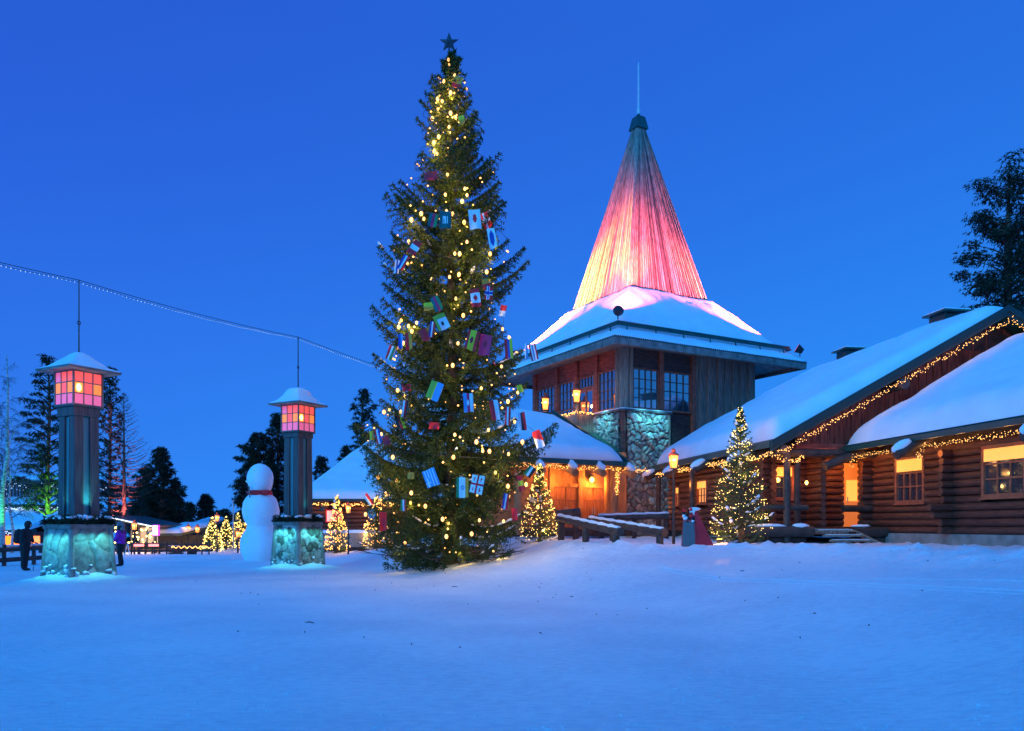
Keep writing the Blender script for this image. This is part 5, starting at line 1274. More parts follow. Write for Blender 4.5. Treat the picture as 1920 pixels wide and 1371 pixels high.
# ================================================================== the two lamp pillars
def pillar(px, D, zs, snow_prof, stone, cell, relief, label, slabgar, seed, pal, res=.04):
    zb, zt, sh, cp, lt, tp, rod = zs      # slab bottom, slab top, shaft top, cap top, lantern top, snow top, rod top
    c = P(px,985,D); cx, cy = c.x, c.y; g0 = gz(cx,cy)
    q = thing('lamp_pillar',(cx,cy,0),label,'lamp pillar','square lamp pillars on stone bases')
    M = Matrix.Translation((cx,cy,0)) @ Matrix.Rotation(R(61),4,'Z')
    b0, b1 = .64, .545
    for k in range(4):
        Mk = M @ Matrix.Rotation(k*math.pi/2,4,'Z')
        stone_sheet('stone_base',stone,[(-b0,-b0,-.1),(b0,-b0,-.1),(b1,-b1,zb),(-b1,-b1,zb)],cell,relief,q,res=res,seed=seed+k,pal=pal,M=Mk,mort=(.10,.095,.09) if cell>.4 else (.05,.045,.04))
    for sx in (-1,1):
        for sy in (-1,1):
            b = MB(M); b.cyl((sx*(b0+.0),sy*(b0+.0),-.1),(sx*b1,sy*b1,zb),relief+.045,n=8); b.build('corner_stone','concrete',q)
    b = MB(M); h = .635
    b.box(-h,h,-h,h,zb,zt); b.build('slab','fascia',q,bevel=.015)
    # shaft of four corner posts with a groove in every face
    b = MB(M); a0, a1 = .37,.35
    for sx in (-1,1):
        for sy in (-1,1):
            vs = []
            for (a,z) in ((a0,zt),(a1,sh)):
                i_ = a*.27
                vs += [(sx*i_,sy*i_,z),(sx*a,sy*i_,z),(sx*a,sy*a,z),(sx*i_,sy*a,z)]
            fs = [(0,3,2,1),(4,5,6,7),(0,1,5,4),(1,2,6,5),(2,3,7,6),(3,0,4,7)]
            b.add(vs, fs if sx*sy>0 else [f[::-1] for f in fs])
    b.build('shaft','shaft_wood',q,bevel=.01)
    b = MB(M); 
    for k in range(4):
        Mk = Matrix.Rotation(k*math.pi/2,4,'Z'); w_ = a1*.26
        n_ = 90
        for i in range(n_):
            z0, z1 = zt+.02+(sh-zt-.03)*i/n_, zt+.02+(sh-zt-.03)*(i+.72)/n_
            b.add([Mk@Vector(v) for v in ((-w_,-a0*.80,z0),(w_,-a0*.80,z0),(w_,-a0*.5,z0),(-w_,-a0*.5,z0),(-w_,-a0*.80,z1),(w_,-a0*.80,z1),(w_,-a0*.5,z1),(-w_,-a0*.5,z1))],[(0,3,2,1),(4,5,6,7),(0,1,5,4),(1,2,6,5),(2,3,7,6),(3,0,4,7)])
    b.build('ribbed_strip','ribbed_teal',q)
    b = MB(M); b.box(-.38,.38,-.38,.38,sh,cp-.04); b.box(-.44,.44,-.44,.44,cp-.04,cp); b.build('capital','shaft_wood',q,bevel=.01)
    # lantern
    a = .415; fr = MB(M)
    for sx in (-1,1):
        for sy in (-1,1): fr.box(sx*a-.022,sx*a+.022,sy*a-.022,sy*a+.022,cp,lt)
    for k in range(4):
        Mk = Matrix.Rotation(k*math.pi/2,4,'Z')
        def bb(x0,x1,z0,z1,d=.012): fr.add([Mk@Vector(v) for v in ((x0,-a-d,z0),(x1,-a-d,z0),(x1,-a+d,z0),(x0,-a+d,z0),(x0,-a-d,z1),(x1,-a-d,z1),(x1,-a+d,z1),(x0,-a+d,z1))],[(0,3,2,1),(4,5,6,7),(0,1,5,4),(1,2,6,5),(2,3,7,6),(3,0,4,7)])
        W_ = 2*(a-.022)/3
        for i in (1,2): bb(-a+.022+W_*i-.014,-a+.022+W_*i+.014,cp+.03,lt-.03,.014)
        for i in (1,2): bb(-a+.022,a-.022,cp+(lt-cp)*i/3-.014,cp+(lt-cp)*i/3+.014,.010)
        bb(-a+.022,a-.022,cp,cp+.03); bb(-a+.022,a-.022,lt-.03,lt)
    fr.build('lantern_frame','shaft_wood' if False else 'fascia',q)
    gl_ = {'frosted_pane':MB(M),'frosted_orange':MB(M),'frosted_pink':MB(M)}
    for k in range(4):
        Mk = Matrix.Rotation(k*math.pi/2,4,'Z')
        for i in range(3):
            for j in range(3):
                x0 = -a+.022+W_*i+.016; x1 = x0+W_-.032; z0 = cp+.032+(lt-cp-.064)*j/3; z1 = z0+(lt-cp-.064)/3
                mm = 'frosted_orange' if j == 1 and i != 1 else ('frosted_pink' if j == 0 or (j==2 and i==0 and k==3) else 'frosted_pane')
                gl_[mm].add([Mk@Vector(v) for v in ((x0,-a+.002,z0),(x1,-a+.002,z0),(x1,-a+.008,z0),(x0,-a+.008,z0),(x0,-a+.002,z1),(x1,-a+.002,z1),(x1,-a+.008,z1),(x0,-a+.008,z1))],[(0,3,2,1),(4,5,6,7),(0,1,5,4),(1,2,6,5),(2,3,7,6),(3,0,4,7)])
    for mm, bb_ in gl_.items(): bb_.build('pane',mm,q)
    # the lamp itself sits close behind the two panes of the front corner
    b = MB(M); b.blob((-a+.14,-a-.012,(cp+lt)/2),.075,.022,.11,10,6,0)
    b.build('lamp','lamp_core',q,smooth=True)
    # roof
    e = .75
    b = MB(M); b.box(-e,e,-e,e,lt+.001,lt+.035); b.box(-e-.01,e+.01,-e-.01,e+.01,lt+.036,lt+.065); b.build('roof','fascia',q)
    n_ = 36; rows = []
    for j in range(n_+1):
        row = []
        for i in range(n_+1):
            x, y = -e+2*e*i/n_, -e+2*e*j/n_; m_ = max(abs(x),abs(y))/e; r2 = math.hypot(x,y)/e; qd = m_*.55+min(1,r2)*.45 if m_<.999 else 1
            qd = min(1,max(qd, m_*m_))
            z = float(np.interp(qd,[p_[0] for p_ in snow_prof],[p_[1] for p_ in snow_prof]))
            p_ = M @ Vector((x,y,0)); row.append(Vector((x,y,lt+.066+z*(1+.05*float(fbm(p_.x,p_.y,2,seed,3))))))
        rows.append(row)
    b = MB(M); b.grid(rows); b.build('roof_snow','snow',q,smooth=True)
    b = MB(M); b.cyl((0,0,lt),(0,0,rod),.024,.016,n=6); b.cyl((0,0,lt),(0,0,tp+.08),.03,n=6); b.build('rod','black_metal',q)
    b = MB(M); zz = tp+(rod-tp)*.42; b.tube([(0+.05*math.cos(t),.0,zz+.05*math.sin(t)) for t in np.linspace(0,2*math.pi,14)],.010,5); b.build('ring','black_metal',q)
    b = MB(M); random.seed(seed+3)
    for i in range(70):
        sd_ = random.randrange(4); t_ = random.uniform(-.62,.62); h_ = random.random()**2*.38; o_ = .66-.06*h_+.02
        v_ = Matrix.Rotation(sd_*math.pi/2,4,'Z') @ Vector((t_,-o_,g0+h_-.25)); b.blob(v_,random.uniform(.03,.10),random.uniform(.03,.08),random.uniform(.02,.06),7,4,.35)
    tag(b.build('snow_clumps','branch_snow',q,smooth=True),kind='stuff')
    # fir boughs lying on the slab
    r = np.random.default_rng(seed); n2 = 900; side = r.integers(0,4,n2); t = r.uniform(-.62,.62,n2); o_ = r.uniform(.42,.68,n2)
    x = np.where(side==0,t,np.where(side==1,o_,np.where(side==2,t,-o_))); y = np.where(side==0,-o_,np.where(side==1,t,np.where(side==2,o_,t)))
    z = zt+r.uniform(.0,.16,n2)*(1+.4*np.sin(t*9))
    Pn = np.array([M @ Vector(v) for v in zip(x,y,z)]); Dn = r.normal(0,1,(n2,3)); Dn[:,2] = np.abs(Dn[:,2])*.35; Dn /= np.linalg.norm(Dn,axis=1,keepdims=True)
    gth = thing('fir_garland',(cx,cy,zt),slabgar,'fir garland','fir garlands laid on the pillar slabs')
    tri_obj('needles', needle_tris(Pn,Dn,.10,.03,7,.55,r),'dark_needles',gth)
    b = MB(M); random.seed(seed)
    for i in range(30):
        s_ = random.choice([-1,1]); t_ = random.uniform(-.6,.6); xy = (t_,-.54) if random.random()<.6 else (s_*.54,t_)
        b.blob((xy[0],xy[1],zt+.17+random.uniform(-.03,.05)),random.uniform(.06,.16),random.uniform(.05,.11),random.uniform(.025,.06),8,5,.3)
    b.build('snow_cap','branch_snow',gth,smooth=True)
    # cool white lamps under the slab and in the grooves
    for k in range(4):
        Mk = M @ Matrix.Rotation(k*math.pi/2,4,'Z')
        e_ = {0:46,3:46}.get(k,26)
        for xx in (-.34,0,.34): light('base_lamp','SPOT',Mk@Vector((xx,-.86,zb-.02)),e_*.6,(.10,.85,.9),.04,Mk@Vector((xx*.9,-.52,.75)),100,1)
        if k in (0,3): light('groove_lamp','SPOT',Mk@Vector((0,-.44,zt+.20)),(120 if D<25 else 30)*(1 if k==0 else .3),(.10,.75,.85),.03,Mk@Vector((0,-.30,sh)),46,.8)
    return q
PALM = [(.34,.40,.38),(.28,.36,.36),(.40,.44,.42),(.22,.27,.26),(.36,.36,.31)]
PALF = [(.40,.44,.40),(.20,.19,.15),(.48,.50,.46),(.12,.12,.10),(.38,.36,.30),(.44,.47,.45)]
pillar(148,22.0,(1.50,1.63,4.56,4.85,5.77,6.30,8.33),[(0,.50),(.15,.49),(.28,.44),(.40,.36),(.6,.25),(.82,.12),(.97,.03),(1,.0)],'marble',.8,.03,'nearest lamp pillar at far left, with smooth marbled stone base','fir boughs with snow on the slab of the marbled pillar',31,PALM)
pillar(559,29.5,(1.60,1.73,4.80,5.02,5.98,6.60,8.53),[(0,.62),(.25,.60),(.42,.54),(.52,.43),(.62,.30),(.75,.20),(.88,.10),(.97,.03),(1,.0)],'field_stone',.30,.05,'lamp pillar beside the snowman, with rough fieldstone base and thick snow dome','fir boughs with snow on the slab of the fieldstone pillar',41,PALF)
light('lantern_light','POINT',P(148,735,20.9),9,(1,.2,.08),.2)

# cable with pale bulbs over the rods
cth = thing('overhead_cable', P(157,525,22), 'overhead cable with tiny pale bulbs running over the two lamp pillars', 'string lights')
r1 = Vector((P1.x,P1.y,8.33)); r2 = Vector((P2.x,P2.y,8.53)); r0 = r1+(r1-r2)*1.0; r3 = r2+(r2-r1)*1.35; r3.z = 8.2
cb = MB(); pts_b = []
for a, c_ in ((r0,r1),(r1,r2),(r2,r3)):
    path = []; path2 = []
    for i in range(41):
        t = i/40; p = a.lerp(c_,t); path.append(p+Vector((0,0,-.10*4*t*(1-t)))); path2.append(p+Vector((0,0,-.05-.12*4*t*(1-t)-.01*math.sin(i))))
    cb.tube(path,.009,4); cb.tube(path2,.006,4)
    L = (c_-a).length; n = int(L/.12)
    for i in range(n):
        t = i/n; k = t*40; f_ = int(k); pts_b.append(path2[f_].lerp(path2[min(40,f_+1)],k-f_)-Vector((0,0,.02)))
cb.build('cable','cable',cth); tag(bulbs_mesh(pts_b,.013,'bulbs','pale_bulb',cth),kind='stuff')

# ================================================================== snowman
sm = P(490,1045,36); sx, sy = sm.x, sm.y; k_ = 36/F
q = thing('snowman',(sx,sy,gz(sx,sy)),'tall three-part snowman with a red bow scarf beside the fieldstone pillar','snowman')
prof = [(1056,30),(1045,34),(1035,37.5),(1020,38.5),(1005,35),(995,29),(987,25.5),(980,28.5),(968,33),(955,34),(943,32),(934,27),(927,19.5),(921,18),(915,20.5),(905,24),(895,24.5),(885,22.5),(877,17),(872,10),(869.5,3)]
fine = []
for (y0,r0_),(y1,r1_) in zip(prof[:-1],prof[1:]):
    for t in (0,.25,.5,.75): fine.append((y0+(y1-y0)*t, r0_+(r1_-r0_)*t))
fine.append(prof[-1]); rs = [f_[1] for f_ in fine]; rs = [ (rs[max(0,i-1)]+2*rs[i]+rs[min(len(rs)-1,i+1)])/4 for i in range(len(rs))]
b = MB(); b.lathe([(r_*k_, CH+(985-f_[0])*k_) for f_,r_ in zip(fine,rs)],c=(sx,sy),n=48,noise=.008)
for i,v in enumerate(b.V): 
    n_ = .012*float(fbm(v.x*3,v.z*3,1.5,2,4)); v.x += n_; v.y += n_; 
    v.x -= .02*(v.z-1)
b.build('body','snow',q,smooth=True)
def sz(y): return CH+(985-y)*k_
b = MB(); b.lathe([(20.5*k_,sz(929)),(22.5*k_,sz(928)),(23*k_,sz(924)),(21.5*k_,sz(921)),(19.5*k_,sz(920))],c=(sx-.05,sy),n=28,noise=.03)
for s_ in (-1,1): b.blob((sx+.12+s_*.22,sy-.50,sz(925)),.22,.07,.11,10,6,.12)
b.blob((sx+.1,sy-.53,sz(925)),.07,.07,.07,8,5,.1); b.build('scarf','scarf',q,smooth=True)
b = MB(); b.tube([(sx-.38,sy-.50,sz(913)),(sx-.36,sy-.56,sz(922)),(sx-.32,sy-.60,sz(934))],[.03,.028,.02],7); b.build('pipe','fascia',q)
b = MB(); b.cyl((sx-.52,sy+.05,sz(905)),(sx-.72,sy+.08,sz(902)),.09,.03,n=10); b.build('nose','snow',q,smooth=True)

# ================================================================== people
def skin_body(name, joints, edges, m, parent, sub=2):
    me = bpy.data.meshes.new(name); me.from_pydata([j[0] for j in joints],edges,[]); o = bpy.data.objects.new(name,me); COL.objects.link(o); me.materials.append(MATS[m]); o.parent = parent
    sk = o.modifiers.new('skin','SKIN'); sk.use_smooth_shade = True
    if not me.skin_vertices: me.attributes  # layer is made by the modifier below
    if len(me.skin_vertices) == 0:
        bpy.context.view_layer.objects.active = o; o.select_set(True); bpy.ops.mesh.customdata_skin_add(); o.select_set(False)
    for v, j in zip(me.skin_vertices[0].data, joints): v.radius = (j[1], j[2] if len(j) > 2 else j[1])
    me.skin_vertices[0].data[0].use_root = True
    ss = o.modifiers.new('sub','SUBSURF'); ss.levels = sub; ss.render_levels = sub
    return o
def hand(b, p, d, s=1, mi=0):
    """palm and five bent fingers, pointing along d"""
    p = Vector(p); d = Vector(d).normalized(); side = d.cross(Vector((0,0,1)));  side = side.normalized() if side.length > .1 else Vector((1,0,0)); up = side.cross(d)
    b.blob(p+d*.045, .045,.028,.04,8,5,0,rot=Matrix((d,up,side)).transposed())
    for i,(o_,l) in enumerate(((-.03,.06),(-.01,.075),(.01,.07),(.03,.055))):
        a = p+d*.08+side*o_; b.tube([a,a+d*l*.5-up*.008,a+d*l*.9-up*.03],[.010,.009,.007],6)
    a = p+d*.03-side*.04; b.tube([a,a-side*.02+d*.03,a-side*.02+d*.055],[.011,.010,.008],6)
# dark figure with a backpack, head bowed, walking stick / tripod leg in front; faces right
pp = P(47,1077,28.6); gx_, gy_ = pp.x, pp.y; g0 = gz(gx_,gy_)
q = thing('person',(gx_,gy_,g0),'person in black winter clothes and backpack, head bowed, by the log fence','person')
def J(x,y,z,r,r2=None): return ((x,y,z),r,r2 or r)
js = [J(0,0,.93,.20,.19),J(0,0,1.15,.21,.20),J(.02,0,1.36,.21,.18),J(.05,0,1.48,.075),J(.11,0,1.60,.095,.11),J(.12,0,1.70,.07),
      J(.0,-.10,.86,.13),J(.02,-.11,.48,.10),J(-.01,-.11,.12,.075),J(.02,-.11,.05,.055,.05),J(.18,-.12,.04,.04),
      J(.0,.10,.86,.13),J(-.04,.11,.48,.10),J(-.06,.11,.12,.075),J(-.04,.11,.05,.055,.05),J(.12,.12,.04,.04),
      J(.03,-.22,1.40,.10),J(.05,-.28,1.14,.085),J(.20,-.17,1.00,.045),J(.03,.22,1.40,.10),J(.05,.28,1.14,.085),J(.20,.17,1.00,.045)]
es = [(0,1),(1,2),(2,3),(3,4),(4,5),(0,6),(6,7),(7,8),(8,9),(9,10),(0,11),(11,12),(12,13),(13,14),(14,15),(2,16),(16,17),(17,18),(2,19),(19,20),(20,21)]
skin_body('body',js,es,'black_cloth',q)
off = Vector((gx_,gy_,g0))
b = MB(Matrix.Translation(off)); b.blob((-.22,0,1.22),.16,.19,.27,10,8,.05); b.blob((-.30,0,1.10),.10,.15,.14,10,6,.05); b.build('backpack','black_cloth',q,smooth=True)
b = MB(Matrix.Translation(off)); b.blob((.105,0,1.645),.125,.115,.14,12,8,.02); b.build('hood','black_cloth',q,smooth=True)
b = MB(Matrix.Translation(off)); hand(b,(.24,-.16,1.0),(1,.2,-.2)); hand(b,(.24,.16,1.0),(1,-.2,-.2)); b.build('gloves','black_cloth',q,smooth=True)
b = MB(Matrix.Translation(off)); b.blob((.215,0,1.61),.03,.05,.06,8,6,0); b.blob((.245,0,1.60),.018,.012,.02,6,4,0); b.build('face','skin',q,smooth=True)
tp_ = thing('walking_pole',(gx_+.40,gy_-.1,g0),'thin dark walking pole held by the person with the backpack','pole')
b = MB(); b.cyl((gx_+.36,gy_-.12,g0+.0),(gx_+.44,gy_-.1,g0+.75),.010,n=6); b.cyl((gx_+.44,gy_-.1,g0+.75),(gx_+.45,gy_-.1,g0+.87),.018,n=6); b.build('shaft','black_metal',tp_)
# woman in purple
pp = P(226,1067,31.6); gx_, gy_ = pp.x, pp.y; g0 = gz(gx_,gy_)
q = thing('person',(gx_,gy_,g0),'person in purple padded jacket, grey fur hat and dark trousers, facing left','person')
js = [J(0,0,.90,.135,.13),J(0,0,1.10,.13,.12),J(.0,0,1.32,.15,.12),J(-.01,0,1.43,.06),J(-.03,0,1.54,.085,.10),J(-.03,0,1.62,.06),
      J(.01,-.09,.82,.10),J(.0,-.09,.46,.072),J(.02,-.09,.12,.06),J(.01,-.09,.05,.06,.05),J(-.14,-.10,.04,.042),
      J(.01,.09,.82,.10),J(-.04,.09,.46,.072),J(.03,.09,.12,.06),J(.02,.09,.05,.06,.05),J(-.14,.10,.04,.042)]
es = [(0,1),(1,2),(2,3),(3,4),(4,5),(0,6),(6,7),(7,8),(8,9),(9,10),(0,11),(11,12),(12,13),(13,14),(14,15)]
skin_body('body',js,es,'black_cloth',q)
js = [J(.01,0,1.10,.175,.17),J(.02,0,.86,.19,.18),J(.0,0,1.32,.17,.155),J(0,0,1.41,.10),J(.0,-.19,1.34,.085),J(-.02,-.25,1.12,.085),J(-.23,-.16,.99,.07),J(-.28,-.12,.98,.05),J(0,.19,1.34,.085),J(-.02,.25,1.12,.085),J(-.23,.15,.99,.07),J(-.28,.1,.98,.05)]
skin_body('jacket',js,[(0,1),(0,2),(2,3),(2,4),(4,5),(5,6),(6,7),(2,8),(8,9),(9,10),(10,11)],'purple_cloth',q)
off = Vector((gx_,gy_,g0)); b = MB(Matrix.Translation(off)); b.blob((-.02,0,1.66),.135,.125,.10,12,7,.12); b.blob((.10,0,1.58),.06,.10,.12,9,6,.15); b.blob((.08,0,1.47),.09,.13,.06,9,6,.2); b.build('fur_hat','grey_fur',q,smooth=True)
b = MB(Matrix.Translation(off)); b.blob((-.11,0,1.54),.035,.06,.075,8,6,0); b.blob((-.148,0,1.53),.018,.014,.022,6,4,0); b.build('face','skin',q,smooth=True)
b = MB(Matrix.Translation(off)); hand(b,(-.30,-.11,.98),(-1,.2,.1)); hand(b,(-.30,.09,.98),(-1,-.2,.1)); b.build('hands','skin',q,smooth=True)

# ================================================================== fence at far left, village behind
q = thing('log_fence', P(60,1060,26.5), 'low dark fence of two long rails behind the marbled pillar', 'fence')
def gp(px,D,z): p = P(px,985,D); p.z = z; return p
b = MB()
for z_,r_ in ((.62,.09),(.22,.09)): b.cyl(gp(-120,29.0,z_-.05),gp(98,33.0,z_+.08),r_,n=8)
b.build('rail','dark_log',q)
for px,D in ((-60,30.2),(4,31.2),(60,32.3),(94,33)):
    b = MB(); p = gp(px,D,0); b.cyl((p.x,p.y+.12,-.2),(p.x,p.y+.12,.85),.08,n=8); b.build('post','dark_log',q)
b = MB(); b.tube([gp(-120+218*i/16,29+4*i/16,.70+.13*i/16+.01*math.sin(i*2)) for i in range(17)],.05,6); b.build('snow_cap','snow',q,smooth=True)

def hut(name,label,cat,px0,px1,D,zr,zw,dep,mw,group=None,over=.5,sn=.35):
    """gabled or lean-to building: eave at zw, back ridge at zr"""
    p0, p1 = gp(px0,D,0), gp(px1,D,0); q = thing(name,((p0.x+p1.x)/2,D,0),label,cat,group)
    b = MB(); b.box(p0.x,p1.x,D,D+dep,-.5,zw); b.build('wall',mw,q)
    b = MB(); b.prism([(p0.x-over,D-over,zw),(p0.x-over,D+dep,zr),(p0.x-over,D+dep,zr+.15),(p0.x-over,D-over,zw+.15)],(p1.x-p0.x+2*over,0,0)); b.build('roof','dark_green',q)
    snow_sheet([(p0.x-over+.02,D-over+.03,zw+.16),(p1.x+over-.02,D-over+.03,zw+.16),(p1.x+over-.02,D+dep,zr+.16),(p0.x-over+.02,D+dep,zr+.16)],sn,'roof_snow',q,nu=30,nv=16)
    return q
# long low building with stepped snowy roofs (far left)
q = thing('shop_building', gp(60,58,0), 'long low building at far left with stepped snowy roofs and dark glazed band', 'building')
x0, x1, xt = gp(-260,58,0).x, gp(330,64,0).x, gp(190,72,0).x
b = MB(); b.box(x0,x1-9,60,72,-.6,1.1); b.box(x0,x1-7,66,80,1.0,3.1); b.box(x0,xt,72,86,3.0,5.4); b.build('wall','brown_board',q)
b = MB(); b.box(x0-.3,x1-8.8,59.4,60.1,.95,1.30); b.box(x0-.3,x1-6.8,65.4,66.1,3.0,3.3); b.box(x0-.3,xt+.2,71.3,72.1,5.3,5.7); b.build('fascia','dark_green',q)
snow_sheet([(x0,59.2,1.25),(x1-8.8,59.2,1.25),(x1-8.8,66,2.55),(x0,66,2.55)],.3,'roof_snow',q,nu=40,nv=12)
snow_sheet([(x0,65.2,2.5),(x1-6.8,65.2,2.5),(x1-6.8,72,3.9),(x0,72,3.9)],.3,'roof_snow',q,nu=40,nv=12)
snow_sheet([(x0,71.2,5.6),(xt+.2,71.2,5.6),(xt+.2,86,7.0),(x0,86,7.0)],.3,'roof_snow',q,nu=40,nv=12)
b = MB()
for i in range(34):
    xx = x0+(xt-x0)*i/34; b.box(xx,xx+.10,71.9,72.0,4.0,5.3)
b.build('glazing_bars','black_metal',q)
b = MB(); b.box(x0,xt,71.96,71.99,4.0,5.3); b.build('glass_band','window_glass',q)
for i in range(9):
    xx = x0+4+(x1-14-x0)*i/9+.7; b = MB(); b.box(xx,xx+1.5,59.9,59.99,.0,.8); b.build('window','lit_window' if i%2 else 'lantern_glow',q)
for (y,z,n_,lb) in ((59.0,1.05,170,'string of pale bulbs under the lower roof of the long building'),(71.0,4.9,90,'loose string of pale bulbs hanging over the dark glazed band'),(65.2,2.95,200,'string of pale bulbs under the middle roof of the long building')):
    th = thing('light_string',(x0,y,z),lb,'string lights','pale light strings on the long building'); r = np.random.default_rng(int(z*10))
    xsb = np.linspace(x0,x1-9,n_); pts = np.stack([xsb,np.full(n_,y),z+r.normal(0,.06 if z<4 else .25,n_)],1); tag(bulbs_mesh(pts,.055,'bulbs','pale_bulb',th),kind='stuff')
    c = MB(); c.tube([(x0,y,z+.05),((x0+x1)/2,y,z+.02),(x1-9,y,z+.05)],.012,4); c.build('cable','cable',th)
# cafe pavilion
q = thing('cafe_pavilion', gp(245,47,0), 'glazed cafe pavilion glowing warm behind the person in purple', 'pavilion')
p0, p1 = gp(206,47,0), gp(290,47,0)
b = MB(); b.prism([(p0.x,46.5,2.0),(p1.x,46.5,1.45),(p1.x,51.5,1.5),(p0.x,51.5,2.08)],(0,0,.12)); b.build('roof','dark_green',q)
b = MB(); b.box(p0.x,p1.x,50.9,51.1,-.5,1.6); b.build('wall','warm_wood',q)
b = MB()
for i in range(7): xx = p0.x+(p1.x-p0.x)*i/6; b.box(xx-.04,xx+.04,46.9,47.0,-.4,1.95-.5*i/6)
b.box(p0.x,p1.x,46.88,47.02,.35,.43); b.build('glazing_bars','black_metal',q)
b = MB(); b.box(p0.x,p1.x,50.7,50.8,.45,1.45); b.build('lit_interior','cafe_glow',q)
b = MB(); b.box(p0.x+.2,p1.x,47.5,48.1,-.3,.40); b.build('counter','warm_wood',q)
random.seed(9); th = thing('light_string', gp(250,46,1.5), 'bright bare bulbs hanging in the cafe pavilion', 'string lights')
pts = [gp(random.uniform(208,292),random.uniform(45.5,46.3),random.uniform(.5,1.6)) for i in range(34)]; tag(bulbs_mesh(pts,.06,'bulbs','tree_bulb',th,size_jit=.4),kind='stuff')
pts = [gp(206+86*i/40,46.3,2.05-.55*i/40) for i in range(41)]; tag(bulbs_mesh(pts,.05,'bulbs','pale_bulb',th),kind='stuff')
for px in (225,250,275): light('cafe_light','POINT',gp(px,46.0,1.0),55,(1,.6,.25),.2)
q = thing('lit_screen', gp(290,45.5,0), 'upright white glowing screen with magenta frame beside the cafe', 'screen')
b = MB(); a, c_ = gp(285.3,45.5,0), gp(297,45.5,0); b.box(a.x,c_.x,45.5,45.7,1.00,1.62); b.build('frame','magenta_frame',q)
b = MB(); b.box(a.x+.04,c_.x-.04,45.48,45.499,1.04,1.58); b.build('screen','white_screen',q)
b = MB(); b.cyl(((a.x+c_.x)/2,45.6,-.3),((a.x+c_.x)/2,45.6,1.0),.05,n=8); b.build('pole','black_metal',q)
light('screen_light','POINT',gp(291,45.0,1.3),14,(1,.6,.9),.15)
for i,(px,lb) in enumerate(((260.5,'left red glowing heater bar over the wooden market table'),(288,'right red glowing heater bar over the wooden market table'))):
    q = thing('heater', gp(px,44,0), lb, 'heater', 'red glowing heaters'); p = gp(px,40.8,0)
    b = MB(); b.cyl((p.x-.24,40.8,.58),(p.x+.24,40.8,.58),.06,n=8); b.build('heating_bar','heater_glow',q); b = MB(); b.box(p.x-.3,p.x+.3,40.73,40.87,.65,.70); b.cyl((p.x,40.9,-.3),(p.x,40.9,.64),.03,n=6); b.build('stand','black_metal',q)
q = thing('market_table', gp(275,44.3,0), 'wooden market table below the red heaters, dressed with fir twigs', 'table')
a, c_ = gp(258,44.3,0), gp(300,44.3,0); b = MB(); b.box(a.x,c_.x,44.2,45.0,.22,.30); b.build('tabletop','warm_wood',q)
for t in (.05,.35,.65,.95): b = MB(); xx = a.x+(c_.x-a.x)*t; b.box(xx-.05,xx+.05,44.25,44.35,-.5,.22); b.build('leg','warm_wood',q)
r = np.random.default_rng(3); n2 = 260; Pn = np.stack([r.uniform(a.x,c_.x,n2),r.uniform(44.1,44.9,n2),r.uniform(.28,.5,n2)],1); Dn = r.normal(0,1,(n2,3)); Dn /= np.linalg.norm(Dn,axis=1,keepdims=True)
gth = thing('fir_garland', gp(279,44.3,.3),'loose fir twigs on the wooden market table','fir garland'); tri_obj('needles',needle_tris(Pn,Dn,.12,.05,5,.6,r),'lit_needles',gth)
light('table_light','POINT',gp(276,43.4,.2),10,(1,.5,.15),.1)
hut('market_hut','small market hut with a curved snowy roof right of the glowing screen','hut',296,330,49,1.45,.95,5,'dark_log',sn=.25)
hut('market_hut','dark market stall under the trees with a narrow snowy roof and red lit sign','hut',342,374,56,1.9,1.25,5,'dark_log',over=.2,sn=.2)
q = thing('red_sign', gp(356,54.9,1.6), 'red glowing oblong sign on the dark market stall', 'sign')
a, c_ = gp(344,54.9,0), gp(368,54.9,0); b = MB(); b.box(a.x,c_.x,54.9,55.0,1.45,1.68); b.build('sign_face','red_light',q); b = MB(); b.box(a.x-.04,c_.x+.04,55.001,55.08,1.41,1.72); b.build('sign_back','black_metal',q)
# street lamps in the village
for (px,D,py,lb,e) in ((252,42,994,'street lamp with amber lantern in front of the cafe pavilion',20),(353,50,998,'left of two low amber lanterns under the red sign',10),(370,50,999,'right of two low amber lanterns under the red sign',10),(407,48,978,'street lamp with amber lantern rising behind the leftmost lit firs',16),(446,47,1008,'low amber lantern between the lit firs by the snowman',16)):
    p = gp(px,D,0); z = gz(p.x,p.y); top = CH+(985-py)*D/F
    q = thing('street_lamp',(p.x,p.y,z),lb,'street lamp','street lamps with amber lanterns'); b = MB(); b.cyl((p.x,p.y,z-.3),(p.x,p.y,top),.05,n=8); b.build('pole','black_metal',q)
    lantern_parts(q, top-z, .7); light('street_lamp_light','POINT',(p.x,p.y-.5,top+.3),e,AMBER,.1)
q = thing('flagpole', gp(437.5,52,0), 'thin pale flagpole left of the snowman', 'flagpole'); p = gp(437.5,52,0); b = MB(); b.cyl((p.x,p.y,-.3),(p.x,p.y,CH+45*52/F),.05,.03,n=8); b.blob((p.x,p.y,CH+46*52/F),.07,.07,.07,8,5,0); b.build('pole','steel',q)
q = thing('folding_board', gp(240,40,0), 'white folding board frame standing on the snow beside the person in purple', 'sign'); p = gp(239.5,38,0); z = gz(p.x,p.y)
b = MB(); b.tube([(p.x-.20,38,z),(p.x,38,z+.75),(p.x+.22,37.8,z-.02)],.02,5); b.tube([(p.x-.1,38,z+.3),(p.x+.11,37.9,z+.3)],.015,5); b.build('frame','branch_snow',q)
